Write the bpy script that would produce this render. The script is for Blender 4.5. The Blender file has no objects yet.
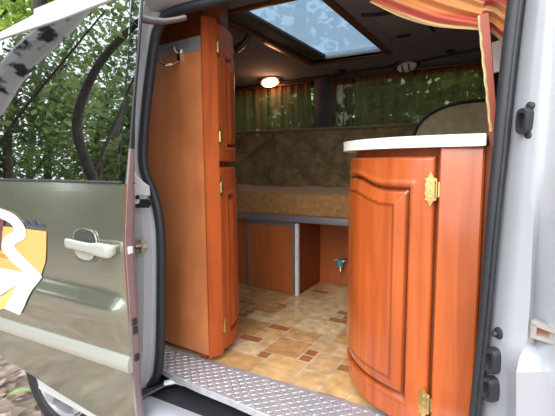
import bpy, bmesh, math, random
from mathutils import Vector, Matrix
random.seed(7)
C = bpy.context.scene.collection
PI = math.pi
sc = bpy.context.scene

# ------------------------------------------------------------------ materials
def nmat(name):
    m = bpy.data.materials.new(name); m.use_nodes = True
    nt = m.node_tree
    return m, nt, nt.nodes['Principled BSDF']

def setp(b, **k):
    al = {'rough': 'Roughness', 'metal': 'Metallic', 'coat': 'Coat Weight', 'coat_rough': 'Coat Roughness',
          'spec': 'Specular IOR Level', 'ior': 'IOR', 'sheen': 'Sheen Weight', 'trans': 'Transmission Weight'}
    for n, v in k.items(): b.inputs[al[n]].default_value = v

def col4(c): return (c[0], c[1], c[2], 1)

def plain(name, c, noise=0.0, nscale=20, bump=0.0, bscale=200, **k):
    m, nt, b = nmat(name)
    b.inputs['Base Color'].default_value = col4(c); setp(b, **k)
    N, L = nt.nodes, nt.links
    tc = N.new('ShaderNodeTexCoord')
    if noise:
        n = N.new('ShaderNodeTexNoise'); n.inputs['Scale'].default_value = nscale; n.inputs['Detail'].default_value = 4
        L.new(tc.outputs['Object'], n.inputs['Vector'])
        r = N.new('ShaderNodeValToRGB')
        r.color_ramp.elements[0].position = .3; r.color_ramp.elements[1].position = .7
        r.color_ramp.elements[0].color = col4([x*(1-noise) for x in c]); r.color_ramp.elements[1].color = col4([min(1, x*(1+noise)) for x in c])
        L.new(n.outputs['Fac'], r.inputs['Fac']); L.new(r.outputs['Color'], b.inputs['Base Color'])
    if bump:
        n2 = N.new('ShaderNodeTexNoise'); n2.inputs['Scale'].default_value = bscale
        L.new(tc.outputs['Object'], n2.inputs['Vector'])
        bp = N.new('ShaderNodeBump'); bp.inputs['Strength'].default_value = bump; bp.inputs['Distance'].default_value = .004
        L.new(n2.outputs['Fac'], bp.inputs['Height']); L.new(bp.outputs['Normal'], b.inputs['Normal'])
    return m

def wood(name, light, dark, sc_=(26, 26, 1.6), groove=False, blotch=.25, grain=.5, **k):
    m, nt, b = nmat(name); N, L = nt.nodes, nt.links
    setp(b, **k)
    tc = N.new('ShaderNodeTexCoord'); mp = N.new('ShaderNodeMapping'); mp.inputs['Scale'].default_value = sc_
    L.new(tc.outputs['Object'], mp.inputs['Vector'])
    n1 = N.new('ShaderNodeTexNoise'); n1.inputs['Scale'].default_value = 1.0; n1.inputs['Detail'].default_value = 5; n1.inputs['Distortion'].default_value = .6
    L.new(mp.outputs['Vector'], n1.inputs['Vector'])
    n2 = N.new('ShaderNodeTexNoise'); n2.inputs['Scale'].default_value = 5.0; n2.inputs['Detail'].default_value = 3
    L.new(tc.outputs['Object'], n2.inputs['Vector'])
    r = N.new('ShaderNodeValToRGB'); r.color_ramp.elements[0].position = .32; r.color_ramp.elements[1].position = .62
    r.color_ramp.elements[0].color = col4([light[i]*(1-grain)+dark[i]*grain for i in range(3)]); r.color_ramp.elements[1].color = col4(light)
    L.new(n1.outputs['Fac'], r.inputs['Fac'])
    r2 = N.new('ShaderNodeValToRGB'); r2.color_ramp.elements[0].position = .3; r2.color_ramp.elements[1].position = .7
    r2.color_ramp.elements[0].color = (1-blotch,)*3+(1,); r2.color_ramp.elements[1].color = (1, 1, 1, 1)
    L.new(n2.outputs['Fac'], r2.inputs['Fac'])
    mx = N.new('ShaderNodeMix'); mx.data_type = 'RGBA'; mx.blend_type = 'MULTIPLY'; mx.inputs['Factor'].default_value = 1
    L.new(r.outputs['Color'], mx.inputs['A']); L.new(r2.outputs['Color'], mx.inputs['B'])
    out = mx.outputs['Result']
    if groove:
        at = N.new('ShaderNodeAttribute'); at.attribute_name = 'groove_dark'
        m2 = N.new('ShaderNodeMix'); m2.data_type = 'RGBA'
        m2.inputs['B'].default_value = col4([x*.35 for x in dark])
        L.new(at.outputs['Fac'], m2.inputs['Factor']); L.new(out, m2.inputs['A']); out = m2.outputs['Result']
    L.new(out, b.inputs['Base Color'])
    return m

def attr_mat(name, attr, noise=.3, nscale=18, **k):
    m, nt, b = nmat(name); N, L = nt.nodes, nt.links; setp(b, **k)
    at = N.new('ShaderNodeAttribute'); at.attribute_name = attr
    tc = N.new('ShaderNodeTexCoord'); n = N.new('ShaderNodeTexNoise'); n.inputs['Scale'].default_value = nscale; n.inputs['Detail'].default_value = 6
    L.new(tc.outputs['Object'], n.inputs['Vector'])
    r = N.new('ShaderNodeValToRGB'); r.color_ramp.elements[0].position = .3; r.color_ramp.elements[1].position = .7
    r.color_ramp.elements[0].color = (1-noise, 1-noise*1.15, 1-noise*1.4, 1); r.color_ramp.elements[1].color = (1.1, 1.1, 1.1, 1)
    L.new(n.outputs['Fac'], r.inputs['Fac'])
    mx = N.new('ShaderNodeMix'); mx.data_type = 'RGBA'; mx.blend_type = 'MULTIPLY'; mx.inputs['Factor'].default_value = 1
    L.new(at.outputs['Color'], mx.inputs['A']); L.new(r.outputs['Color'], mx.inputs['B']); L.new(mx.outputs['Result'], b.inputs['Base Color'])
    return m

def leaf_mat(name, c, tr=.5):
    m, nt, b = nmat(name); N, L = nt.nodes, nt.links
    at = N.new('ShaderNodeAttribute'); at.attribute_name = 'tint'
    mx = N.new('ShaderNodeMix'); mx.data_type = 'RGBA'; mx.blend_type = 'MULTIPLY'; mx.inputs['Factor'].default_value = 1
    mx.inputs['A'].default_value = col4(c); L.new(at.outputs['Color'], mx.inputs['B'])
    L.new(mx.outputs['Result'], b.inputs['Base Color']); setp(b, rough=.55)
    t = N.new('ShaderNodeBsdfTranslucent'); L.new(mx.outputs['Result'], t.inputs['Color'])
    ms = N.new('ShaderNodeMixShader'); ms.inputs[0].default_value = tr
    L.new(b.outputs[0], ms.inputs[1]); L.new(t.outputs[0], ms.inputs[2]); L.new(ms.outputs[0], N['Material Output'].inputs[0])
    return m

def glass_mat(name, tint, refl, rough=0.0, milk=0.0, milkc=(.8, .85, .9)):
    m, nt, b = nmat(name); N, L = nt.nodes, nt.links
    t = N.new('ShaderNodeBsdfTransparent'); t.inputs[0].default_value = col4(tint)
    g = N.new('ShaderNodeBsdfGlossy'); g.inputs['Roughness'].default_value = rough; g.inputs['Color'].default_value = (.95, .97, 1, 1)
    a = N.new('ShaderNodeMixShader'); a.inputs[0].default_value = refl
    src = t
    if milk:
        d = N.new('ShaderNodeBsdfTranslucent'); d.inputs[0].default_value = col4(milkc)
        q = N.new('ShaderNodeMixShader'); q.inputs[0].default_value = milk
        L.new(t.outputs[0], q.inputs[1]); L.new(d.outputs[0], q.inputs[2]); src = q
    L.new(src.outputs[0], a.inputs[1]); L.new(g.outputs[0], a.inputs[2]); L.new(a.outputs[0], N['Material Output'].inputs[0])
    return m

def sheer_mat(name, c, top, z0, z1, through=.4):
    m, nt, b = nmat(name); N, L = nt.nodes, nt.links
    tc = N.new('ShaderNodeTexCoord'); sp = N.new('ShaderNodeSeparateXYZ'); L.new(tc.outputs['Object'], sp.inputs[0])
    mr = N.new('ShaderNodeMapRange'); mr.inputs['From Min'].default_value = z0; mr.inputs['From Max'].default_value = z1
    L.new(sp.outputs['Z'], mr.inputs['Value'])
    mx = N.new('ShaderNodeMix'); mx.data_type = 'RGBA'; mx.inputs['A'].default_value = col4(c); mx.inputs['B'].default_value = col4(top)
    L.new(mr.outputs[0], mx.inputs['Factor'])
    d = N.new('ShaderNodeBsdfDiffuse'); t = N.new('ShaderNodeBsdfTranslucent'); tr = N.new('ShaderNodeBsdfTransparent')
    tr.inputs[0].default_value = (.85, .85, .72, 1)
    L.new(mx.outputs['Result'], d.inputs[0]); L.new(mx.outputs['Result'], t.inputs[0])
    a = N.new('ShaderNodeMixShader'); a.inputs[0].default_value = .5; L.new(d.outputs[0], a.inputs[1]); L.new(t.outputs[0], a.inputs[2])
    q = N.new('ShaderNodeMixShader'); L.new(a.outputs[0], q.inputs[1]); L.new(tr.outputs[0], q.inputs[2])
    mr2 = N.new('ShaderNodeMapRange'); mr2.inputs['From Min'].default_value = 0; mr2.inputs['From Max'].default_value = 1
    mr2.inputs['To Min'].default_value = through; mr2.inputs['To Max'].default_value = through*.25
    L.new(mr.outputs[0], mr2.inputs['Value']); L.new(mr2.outputs[0], q.inputs[0])
    L.new(q.outputs[0], N['Material Output'].inputs[0])
    return m

M = {}
M['cab_panel'] = wood('cabinet_panel_wood', (.78, .27, .095), (.54, .16, .05), (9, 9, 3), blotch=.32, grain=.6, rough=.34, coat=.3, coat_rough=.2)
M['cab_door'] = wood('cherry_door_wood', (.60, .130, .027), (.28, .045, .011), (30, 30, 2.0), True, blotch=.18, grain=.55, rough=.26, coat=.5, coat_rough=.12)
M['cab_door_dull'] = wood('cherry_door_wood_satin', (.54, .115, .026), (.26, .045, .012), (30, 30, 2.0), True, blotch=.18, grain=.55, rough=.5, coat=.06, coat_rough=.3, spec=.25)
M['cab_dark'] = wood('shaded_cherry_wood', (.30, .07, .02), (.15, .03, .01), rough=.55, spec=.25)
M['bench_wood'] = wood('bench_panel_wood', (.46, .125, .028), (.32, .075, .018), (22, 22, 1.5), blotch=.15, grain=.5, rough=.45)
M['post_wood'] = plain('red_brown_post', (.36, .062, .026), .12, 8, rough=.4)
M['trim_wood'] = plain('dark_wood_trim', (.11, .04, .02), .2, 20, rough=.35)
M['alu'] = plain('brushed_aluminium', (.62, .62, .66), .08, 60, metal=.7, rough=.42)
M['alu_grey'] = plain('grey_aluminium', (.22, .21, .23), .06, 60, metal=.4, rough=.45)
M['chrome'] = plain('chrome', (.8, .8, .8), metal=1, rough=.15)
M['brass'] = plain('polished_brass', (.75, .55, .22), .15, 40, metal=.95, rough=.25)
M['paint'] = plain('silver_metallic_paint', (.43, .43, .36), .03, 900, metal=.85, rough=.18, coat=.5, coat_rough=.03)
M['paint_body'] = plain('silver_body_paint', (.42, .43, .475), .03, 900, metal=.15, rough=.32, coat=.3, coat_rough=.1)
M['paint_pillar'] = plain('grey_pillar_paint', (.56, .56, .57), .03, 900, metal=.1, rough=.35, coat=.3, coat_rough=.1)
M['edge'] = plain('mauve_door_edge', (.30, .22, .22), .1, 60, metal=.3, rough=.4)
M['strip'] = plain('bright_rubbing_strip', (.60, .61, .56), metal=.6, rough=.28)
M['handle'] = plain('silver_handle_paint', (.52, .53, .47), metal=.4, rough=.28)
M['rail'] = plain('bright_roof_paint', (.85, .87, .82), metal=.2, rough=.3, coat=.4)
M['rubber'] = plain('black_rubber', (.022, .024, .030), .2, 90, rough=.5)
M['plastic'] = plain('black_plastic', (.03, .03, .036), rough=.35)
M['arm'] = plain('grey_roller_arm', (.16, .15, .14), .1, 30, metal=.3, rough=.45)
M['white'] = plain('white_laminate', (.86, .83, .78), .03, 60, rough=.3)
M['white_metal'] = plain('white_painted_metal', (.78, .78, .76), .05, 60, rough=.4)
M['zinc'] = plain('zinc_steel', (.50, .46, .38), .25, 90, metal=.8, rough=.35)
M['velour'] = plain('brown_velour', (.34, .175, .055), .28, 34, .5, 120, rough=.85, sheen=.15)
M['velour_back'] = plain('dark_brown_velour', (.22, .140, .055), .35, 22, .4, 120, rough=.9, sheen=.1)
M['velour_tan'] = plain('tan_velour', (.46, .36, .20), .2, 26, .3, 140, rough=.9, sheen=.3)
M['headliner'] = plain('grey_headliner', (.17, .145, .165), .12, 30, .3, 300, rough=.95)
M['headdark'] = plain('dark_headliner', (.018, .016, .018), .1, 30, rough=.8)
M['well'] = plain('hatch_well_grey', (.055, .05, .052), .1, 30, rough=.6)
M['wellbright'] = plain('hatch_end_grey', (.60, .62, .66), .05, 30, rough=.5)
M['interior'] = plain('dark_interior_trim', (.040, .036, .040), .1, 30, rough=.9)
M['tile'] = attr_mat('stone_vinyl', 'tint', .30, 26, rough=.28, coat=.2)
M['tread'] = plain('tread_plate_metal', (.50, .49, .53), .12, 50, metal=.45, rough=.38)
M['lens'] = plain('lamp_lens', (.8, .75, .65), rough=.3)
M['bark_dark'] = plain('dark_bark', (.035, .028, .022), .4, 14, .8, 30, rough=.9)
M['bark_brown'] = plain('brown_bark', (.10, .085, .06), .4, 10, .8, 30, rough=.9)
M['leaf'] = leaf_mat('green_leaves', (.22, .30, .10))
M['leaf_light'] = leaf_mat('light_green_leaves', (.30, .42, .08), .6)
M['leaf_dark'] = leaf_mat('deep_green_leaves', (.14, .20, .075))
M['glass_door'] = glass_mat('tinted_door_glass', (.02, .025, .02), .50)
M['glass_black'] = glass_mat('gloss_black_trim', (.0, .0, .0), .30)
M['glass_win'] = glass_mat('tinted_side_glass', (.52, .56, .44), .05)
M['glass_roof'] = glass_mat('milky_roof_glass', (.36, .43, .48), .04, milk=.38, milkc=(.46, .55, .64))
M['teal'] = plain('teal_plastic', (.05, .35, .38), rough=.4)
M['decal_orange'] = plain('orange_decal', (.80, .40, .13), .06, 6, rough=.35)
M['decal_white'] = plain('white_decal', (.95, .94, .90), rough=.35)
M['decal_yellow'] = plain('yellow_decal', (.85, .62, .22), rough=.35)
M['decal_maroon'] = plain('maroon_decal', (.16, .06, .07), rough=.35)
M['decal_blue'] = plain('dark_blue_decal', (.05, .07, .14), rough=.35)
M['tyre'] = plain('tyre_rubber', (.02, .02, .022), .2, 60, rough=.7)
M['alloy'] = plain('silver_alloy', (.46, .46, .48), metal=.5, rough=.35)
M['gasket'] = plain('cream_edging', (.62, .50, .24), .2, 60, rough=.6)

# emissive lens of the lit reading lamp
m, nt, b = nmat('glowing_lens'); b.inputs['Base Color'].default_value = (1, .8, .5, 1)
b.inputs['Emission Color'].default_value = (1, .55, .28, 1); b.inputs['Emission Strength'].default_value = 30; M['glow'] = m

# birch bark: white with dark patches
m, nt, b = nmat('birch_bark'); N, L = nt.nodes, nt.links
tc = N.new('ShaderNodeTexCoord'); mp = N.new('ShaderNodeMapping'); mp.inputs['Scale'].default_value = (4, 4, 7); L.new(tc.outputs['Object'], mp.inputs[0])
n = N.new('ShaderNodeTexNoise'); n.inputs['Scale'].default_value = 1.4; n.inputs['Detail'].default_value = 4; L.new(mp.outputs[0], n.inputs['Vector'])
r = N.new('ShaderNodeValToRGB'); r.color_ramp.elements[0].position = .42; r.color_ramp.elements[1].position = .50
r.color_ramp.elements[0].color = (.02, .02, .025, 1); r.color_ramp.elements[1].color = (.44, .42, .41, 1)
L.new(n.outputs['Fac'], r.inputs[0]); L.new(r.outputs[0], b.inputs['Base Color']); setp(b, rough=.8); M['birch'] = m

# orange striped curtain: colour from the fold coordinate stored on the mesh
m, nt, b = nmat('orange_curtain'); N, L = nt.nodes, nt.links
at = N.new('ShaderNodeAttribute'); at.attribute_name = 'tint'
L.new(at.outputs['Color'], b.inputs['Base Color']); setp(b, rough=.7, sheen=.3)
t = N.new('ShaderNodeBsdfTranslucent'); L.new(at.outputs['Color'], t.inputs[0])
ms = N.new('ShaderNodeMixShader'); ms.inputs[0].default_value = .25; L.new(b.outputs[0], ms.inputs[1]); L.new(t.outputs[0], ms.inputs[2]); L.new(ms.outputs[0], N['Material Output'].inputs[0])
M['curtain'] = m
M['sheer'] = sheer_mat('sheer_curtain', (.22, .215, .14), (.30, .09, .035), 1.66, 1.735, .20)
M['sheer_red'] = sheer_mat('sheer_curtain_warm', (.20, .15, .11), (.30, .08, .035), 1.64, 1.735, .16)
M['sheer_thin'] = sheer_mat('sheer_curtain_thin', (.24, .21, .12), (.36, .10, .03), 1.67, 1.735, .42)

# forest floor
m, nt, b = nmat('leaf_litter_ground'); N, L = nt.nodes, nt.links
tc = N.new('ShaderNodeTexCoord')
v = N.new('ShaderNodeTexVoronoi'); v.inputs['Scale'].default_value = 16; L.new(tc.outputs['Object'], v.inputs['Vector'])
n = N.new('ShaderNodeTexNoise'); n.inputs['Scale'].default_value = 6; n.inputs['Detail'].default_value = 8; L.new(tc.outputs['Object'], n.inputs['Vector'])
sx = N.new('ShaderNodeSeparateXYZ'); L.new(v.outputs['Color'], sx.inputs[0])
r = N.new('ShaderNodeValToRGB'); cr = r.color_ramp; cr.elements[0].color = (.16, .10, .085, 1); cr.elements[1].color = (.50, .40, .36, 1)
e = cr.elements.new(.35); e.color = (.36, .24, .21, 1); e = cr.elements.new(.6); e.color = (.20, .19, .13, 1)
L.new(sx.outputs[0], r.inputs[0])
mx = N.new('ShaderNodeMix'); mx.data_type = 'RGBA'; mx.inputs['B'].default_value = (.24, .20, .15, 1); L.new(r.outputs[0], mx.inputs['A'])
r2 = N.new('ShaderNodeValToRGB'); r2.color_ramp.elements[0].position = .45; r2.color_ramp.elements[1].position = .65; L.new(n.outputs['Fac'], r2.inputs[0]); L.new(r2.outputs[0], mx.inputs['Factor'])
L.new(mx.outputs['Result'], b.inputs['Base Color']); setp(b, rough=.9)
bp = N.new('ShaderNodeBump'); bp.inputs['Distance'].default_value = .03; L.new(v.outputs['Distance'], bp.inputs['Height']); L.new(bp.outputs[0], b.inputs['Normal'])
M['ground'] = m

# ------------------------------------------------------------------ object helpers
def empty(name, loc, label=None, cat=None, group=None):
    o = bpy.data.objects.new(name, None); C.objects.link(o); o.location = loc; o.empty_display_size = .05
    if label: o['label'] = label
    if cat: o['category'] = cat
    if group: o['group'] = group
    return o

def base_of(p):
    v = Vector((0, 0, 0))
    while p is not None: v += p.location; p = p.parent
    return v

def obj(name, bm, mat, parent=None, label=None, cat=None, group=None, kind=None, sharp=35, recalc=True):
    if recalc: bmesh.ops.recalc_face_normals(bm, faces=bm.faces)
    off = base_of(parent)
    for v in bm.verts: v.co -= off
    me = bpy.data.meshes.new(name); bm.to_mesh(me); bm.free()
    mats = mat if isinstance(mat, (list, tuple)) else [mat]
    for k in mats: me.materials.append(k)
    me.polygons.foreach_set('use_smooth', [True]*len(me.polygons)); me.set_sharp_from_angle(angle=math.radians(sharp))
    o = bpy.data.objects.new(name, me); C.objects.link(o)
    if parent: o.parent = parent
    for k, v in (('label', label), ('category', cat), ('group', group), ('kind', kind)):
        if v: o[k] = v
    return o

def recenter(o):
    """put a single-mesh thing's origin at its base"""
    vs = [v.co for v in o.data.vertices]
    c = Vector(((min(v.x for v in vs)+max(v.x for v in vs))/2, (min(v.y for v in vs)+max(v.y for v in vs))/2, min(v.z for v in vs)))
    o.data.transform(Matrix.Translation(-c)); o.location = c
    return o

def BM(): return bmesh.new()

def box(bm, x0, x1, y0, y1, z0, z1, bev=0.0, seg=2):
    t = bmesh.new(); bmesh.ops.create_cube(t, size=1)
    for v in t.verts: v.co = Vector(((x0+x1)/2+v.co.x*(x1-x0), (y0+y1)/2+v.co.y*(y1-y0), (z0+z1)/2+v.co.z*(z1-z0)))
    if bev: bmesh.ops.bevel(t, geom=t.edges[:], offset=bev, segments=seg, profile=.6, affect='EDGES')
    merge(bm, t); return bm

def merge(bm, t, mi=0):
    mp = {v: bm.verts.new(v.co) for v in t.verts}
    for f in t.faces:
        try:
            g = bm.faces.new([mp[v] for v in f.verts]); g.material_index = mi
        except ValueError: pass
    t.free()

def prism(bm, poly, z0, z1, bev=0.0):
    """plan polygon pushed up from z0 to z1"""
    t = bmesh.new(); a = [t.verts.new((p[0], p[1], z0)) for p in poly]; b_ = [t.verts.new((p[0], p[1], z1)) for p in poly]
    n = len(poly); t.faces.new(a[::-1]); t.faces.new(b_)
    for i in range(n): t.faces.new((a[i], a[(i+1) % n], b_[(i+1) % n], b_[i]))
    if bev:
        es = [e for e in t.edges if abs(e.verts[0].co.z-e.verts[1].co.z) < 1e-6]
        bmesh.ops.bevel(t, geom=es, offset=bev, segments=2, profile=.6, affect='EDGES')
    merge(bm, t); return bm

def plate(bm, poly, frame, th):
    """polygon (u,v) placed in frame (origin,U,V,Nrm), thickness th along Nrm"""
    O, U, V, Nn = frame; t = bmesh.new()
    a = [t.verts.new(O+U*p[0]+V*p[1]) for p in poly]; b_ = [t.verts.new(O+U*p[0]+V*p[1]+Nn*th) for p in poly]
    n = len(poly); t.faces.new(a[::-1]); t.faces.new(b_)
    for i in range(n): t.faces.new((a[i], a[(i+1) % n], b_[(i+1) % n], b_[i]))
    merge(bm, t); return bm

def loft(bm, rows, closed=False, mi=0):
    vs = [[bm.verts.new(p) for p in r_] for r_ in rows]
    for i in range(len(rows)-1):
        n = len(rows[i]); k = n if closed else n-1
        for j in range(k):
            try:
                f = bm.faces.new((vs[i][j], vs[i][(j+1) % n], vs[i+1][(j+1) % n], vs[i+1][j])); f.material_index = mi
            except ValueError: pass
    return vs

def tube(bm, pts, r, n=10, flat=1.0, cap=True):
    pts = [Vector(p) for p in pts]; rs = r if isinstance(r, (list, tuple)) else [r]*len(pts)
    rows = []; prev = None
    for i, p in enumerate(pts):
        d = (pts[min(i+1, len(pts)-1)]-pts[max(i-1, 0)]).normalized()
        if prev is None:
            u = d.cross(Vector((0, 0, 1)));
            if u.length < .1: u = d.cross(Vector((1, 0, 0)))
            u.normalize()
        else: u = (prev-d*prev.dot(d)).normalized()
        prev = u; w = d.cross(u)
        rows.append([p+(u*math.cos(2*PI*k/n)+w*math.sin(2*PI*k/n)*flat)*rs[i] for k in range(n)])
    vs = loft(bm, rows, True)
    if cap:
        for r_ in (vs[0], vs[-1]):
            try: bm.faces.new(r_)
            except ValueError: pass
    return bm

def lathe(bm, prof, O, axis, n=24, mi=0):
    O = Vector(O); A = Vector(axis).normalized(); u = A.orthogonal().normalized(); w = A.cross(u)
    rows = [[O+A*h+(u*math.cos(2*PI*k/n)+w*math.sin(2*PI*k/n))*max(r_, 1e-5) for k in range(n)] for r_, h in prof]
    loft(bm, rows, True, mi); return bm

def interp(x, xs, ys):
    if x <= xs[0]: return ys[0]
    for i in range(len(xs)-1):
        if x <= xs[i+1]: return ys[i]+(ys[i+1]-ys[i])*(x-xs[i])/(xs[i+1]-xs[i])
    return ys[-1]

def spline(pts, n):
    """Catmull-Rom through plan points, n samples evenly by length"""
    P = [Vector(p) for p in pts]; P = [P[0]*2-P[1]]+P+[P[-1]*2-P[-2]]; out = []
    for i in range(1, len(P)-2):
        for k in range(24):
            t = k/24; a, b_, c, d = P[i-1:i+3]
            out.append(.5*((2*b_)+(c-a)*t+(2*a-5*b_+4*c-d)*t*t+(3*b_-a-3*c+d)*t**3))
    out.append(P[-2]); L_ = [0]
    for i in range(1, len(out)): L_.append(L_[-1]+(out[i]-out[i-1]).length)
    res = []; j = 0
    for k in range(n):
        s = L_[-1]*k/(n-1)
        while j < len(out)-2 and L_[j+1] < s: j += 1
        q = (s-L_[j])/max(L_[j+1]-L_[j], 1e-9); res.append(out[j].lerp(out[j+1], min(max(q, 0), 1)))
    return res, L_[-1]

def smooth(t): t = min(max(t, 0), 1); return t*t*(3-2*t)

def relief_door(plan, side, z0, z1, pan, arch, nu, nv, th=.018):
    """curved raised-panel door. plan = 2D points of the outer face, side = +1/-1 chooses the outward normal,
    pan = (s0,s1,zb,zs) panel outline with shoulder height zs, arch = rise of the ogee top"""
    pts, Ln = spline(plan, nu); bm = BM(); ly = bm.verts.layers.float.new('groove_dark')
    nr = []
    for i in range(nu):
        d = (pts[min(i+1, nu-1)]-pts[max(i-1, 0)]).normalized(); nr.append(Vector((d.y, -d.x))*side)
    s0, s1, zb, zs = pan
    grid = []
    for j in range(nv):
        z = z0+(z1-z0)*j/(nv-1); row = []
        for i in range(nu):
            s = Ln*i/(nu-1)
            w = min(s-s0, s1-s)/(s1-s0)*2
            zt = zs+arch*smooth((w-.30)/.55)
            d = min(s-s0, s1-s, z-zb, (zt-z)*.9)
            e = min(s, Ln-s, z-z0, z1-z)
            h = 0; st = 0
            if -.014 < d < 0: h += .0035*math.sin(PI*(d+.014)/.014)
            if 0 <= d < .013: h -= .009*math.sin(PI*d/.013); st = .95*math.sin(PI*d/.013)  # darker colour along the panel groove
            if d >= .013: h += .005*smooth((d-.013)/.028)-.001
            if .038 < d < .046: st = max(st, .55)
            if e < .007: h -= .006*(1-e/.007)**2
            q = pts[i]+nr[i]*h
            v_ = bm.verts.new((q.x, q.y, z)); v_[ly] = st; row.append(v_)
        grid.append(row)
    for j in range(nv-1):
        for i in range(nu-1): bm.faces.new((grid[j][i], grid[j][i+1], grid[j+1][i+1], grid[j+1][i]))
    # thickness: back skin and rim
    back = [[bm.verts.new((pts[i].x-nr[i].x*th, pts[i].y-nr[i].y*th, z0 if j == 0 else z1)) for i in range(nu)] for j in (0, 1)]
    for i in range(nu-1):
        bm.faces.new((back[0][i], back[1][i], back[1][i+1], back[0][i+1]))
        bm.faces.new((grid[0][i], back[0][i], back[0][i+1], grid[0][i+1])); bm.faces.new((grid[-1][i], grid[-1][i+1], back[1][i+1], back[1][i]))
    for i in (0, nu-1):
        col = [grid[j][i] for j in range(nv)]
        bm.faces.new(col+[back[1][i], back[0][i]])
    return bm, pts, nr

def hinge(parent, P, T, Nn, h=.078, wl=.022, label=None):
    """ornate finial hinge: scalloped leaf on the door side, plain leaf the other way, pin barrel between"""
    P, T, Nn = Vector(P), Vector(T).normalized(), Vector(Nn).normalized(); Z = Vector((0, 0, 1)); bm = BM()
    k = h/2
    leaf = [(0, k*.62), (.25*wl, k*.66), (.34*wl, k*.80), (.5*wl, k), (.66*wl, k*.80), (.74*wl, k*.66), (wl, k*.60), (.86*wl, k*.44), (wl, k*.28),
            (.90*wl, 0), (wl, -k*.28), (.86*wl, -k*.44), (wl, -k*.60), (.74*wl, -k*.66), (.66*wl, -k*.80), (.5*wl, -k), (.34*wl, -k*.80), (.25*wl, -k*.66), (0, -k*.62)]
    plate(bm, leaf, (P, T, Z, Nn), .0022)
    plate(bm, [(0, k*.42), (-.009, k*.42), (-.009, -k*.42), (0, -k*.42)], (P, T, Z, Nn), .0025)
    lathe(bm, [(0, -k*.52), (.0035, -k*.50), (.0035, k*.50), (0, k*.52)], P+Nn*.004, Z, 10)
    for s in (-1, 0, 1): lathe(bm, [(.003, .0015), (.0026, .004), (0, .0045)], P+T*wl*.5+Z*s*k*.45, Nn, 8)
    return obj('hinge', bm, M['brass'], parent)

# ------------------------------------------------------------------ outside: ground and trees
GZ = .185
bm = BM()
n = 60
rows = [[(-30+60*i/n, -30+60*j/n, GZ) for i in range(n+1)] for j in range(n+1)]
loft(bm, rows)
for v in bm.verts:
    r_ = math.hypot(v.co.x+1, v.co.y-1.5)
    if r_ > 6: v.co.z += .12*math.sin(v.co.x*.9)*math.cos(v.co.y*.7)*(r_-6)/8
obj('ground', bm, M['ground'], kind='structure')

# fallen leaves and twigs near the wheel: more than anyone could count
bm = BM(); ly = bm.verts.layers.float_color.new('tint')
pal = [(.62, .50, .46), (.50, .36, .33), (.55, .42, .36), (.42, .26, .18), (.34, .20, .15), (.50, .40, .30), (.24, .15, .11), (.40, .38, .22), (.55, .48, .42), (.18, .22, .08), (.36, .22, .22)]
for k in range(3600):
    x = random.uniform(-6.5, .6); y = random.uniform(-2.2, 2.0)
    a = random.uniform(0, 2*PI); s = random.uniform(.012, .032); c = random.choice(pal)
    dx, dy = math.cos(a), math.sin(a); t1, t2 = random.uniform(-.3, .3), random.uniform(-.3, .3)
    vs = [bm.verts.new((x+dx*u*s-dy*w*s, y+dy*u*s+dx*w*s, .012+GZ+abs(t1*u+t2*w)*s+.004)) for u, w in ((-1.2, 0), (-.4, .55), (.5, .5), (1.3, 0), (.5, -.5), (-.4, -.55))]
    for v in vs: v[ly] = (*c, 1)
    bm.faces.new(vs)
obj('fallen_leaves', bm, attr_mat('leaf_litter', 'tint', .25, 30, rough=.8), None, 'brown fallen leaves strewn over the forest floor by the rear wheel', 'leaves', None, 'stuff', recalc=False)

def big_leaf(x, y, a, s, label, mat):
    bm = BM(); vs = []
    for k in range(9):
        u = k/8; w = math.sin(PI*u**.8)*.42
        row = []
        for sgn in (-1, 0, 1):
            px, py = (u-.5)*2*s, sgn*w*s
            row.append((x+px*math.cos(a)-py*math.sin(a), y+px*math.sin(a)+py*math.cos(a), .03+GZ+abs(sgn)*.012+.01*math.sin(u*PI)))
        vs.append(row)
    loft(bm, vs); tube(bm, [(x-s*math.cos(a)*1.4, y-s*math.sin(a)*1.4, .02+GZ), (x-s*math.cos(a), y-s*math.sin(a), .03+GZ)], .0025, 5)
    ly = bm.verts.layers.float_color.new('tint')
    for v in bm.verts: v[ly] = (1, 1, 1, 1)
    return recenter(obj('leaf', bm, mat, None, label, 'leaf', recalc=False))
big_leaf(-1.845, .922, .9, .055, 'pale green leaf lying on the ground left of the rear tyre', leaf_mat('pale_leaf', (.42, .55, .24), .3))

def crown(bm, ly, c, rad, n, size, zs=1.0):
    for k in range(n):
        while True:
            p = Vector((random.uniform(-1, 1), random.uniform(-1, 1), random.uniform(-1, 1)))
            if .25 < p.length < 1: break
        p = Vector((c[0]+p.x*rad, c[1]+p.y*rad, c[2]+p.z*rad*zs))
        a = Vector((random.gauss(0, 1), random.gauss(0, 1), random.gauss(0, .5))).normalized(); b_ = a.cross(Vector((random.gauss(0, 1), random.gauss(0, 1), random.gauss(0, 1)))).normalized()
        s = size*random.uniform(.6, 1.3); t = random.uniform(.55, 1.35)
        vs = [bm.verts.new(p+a*u*s+b_*w*s) for u, w in ((-1, 0), (-.1, .5), (1, 0), (-.1, -.5))]
        for v in vs: v[ly] = (t*random.uniform(.9, 1.1), t, t*random.uniform(.8, 1.1), 1)
        bm.faces.new(vs)

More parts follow.
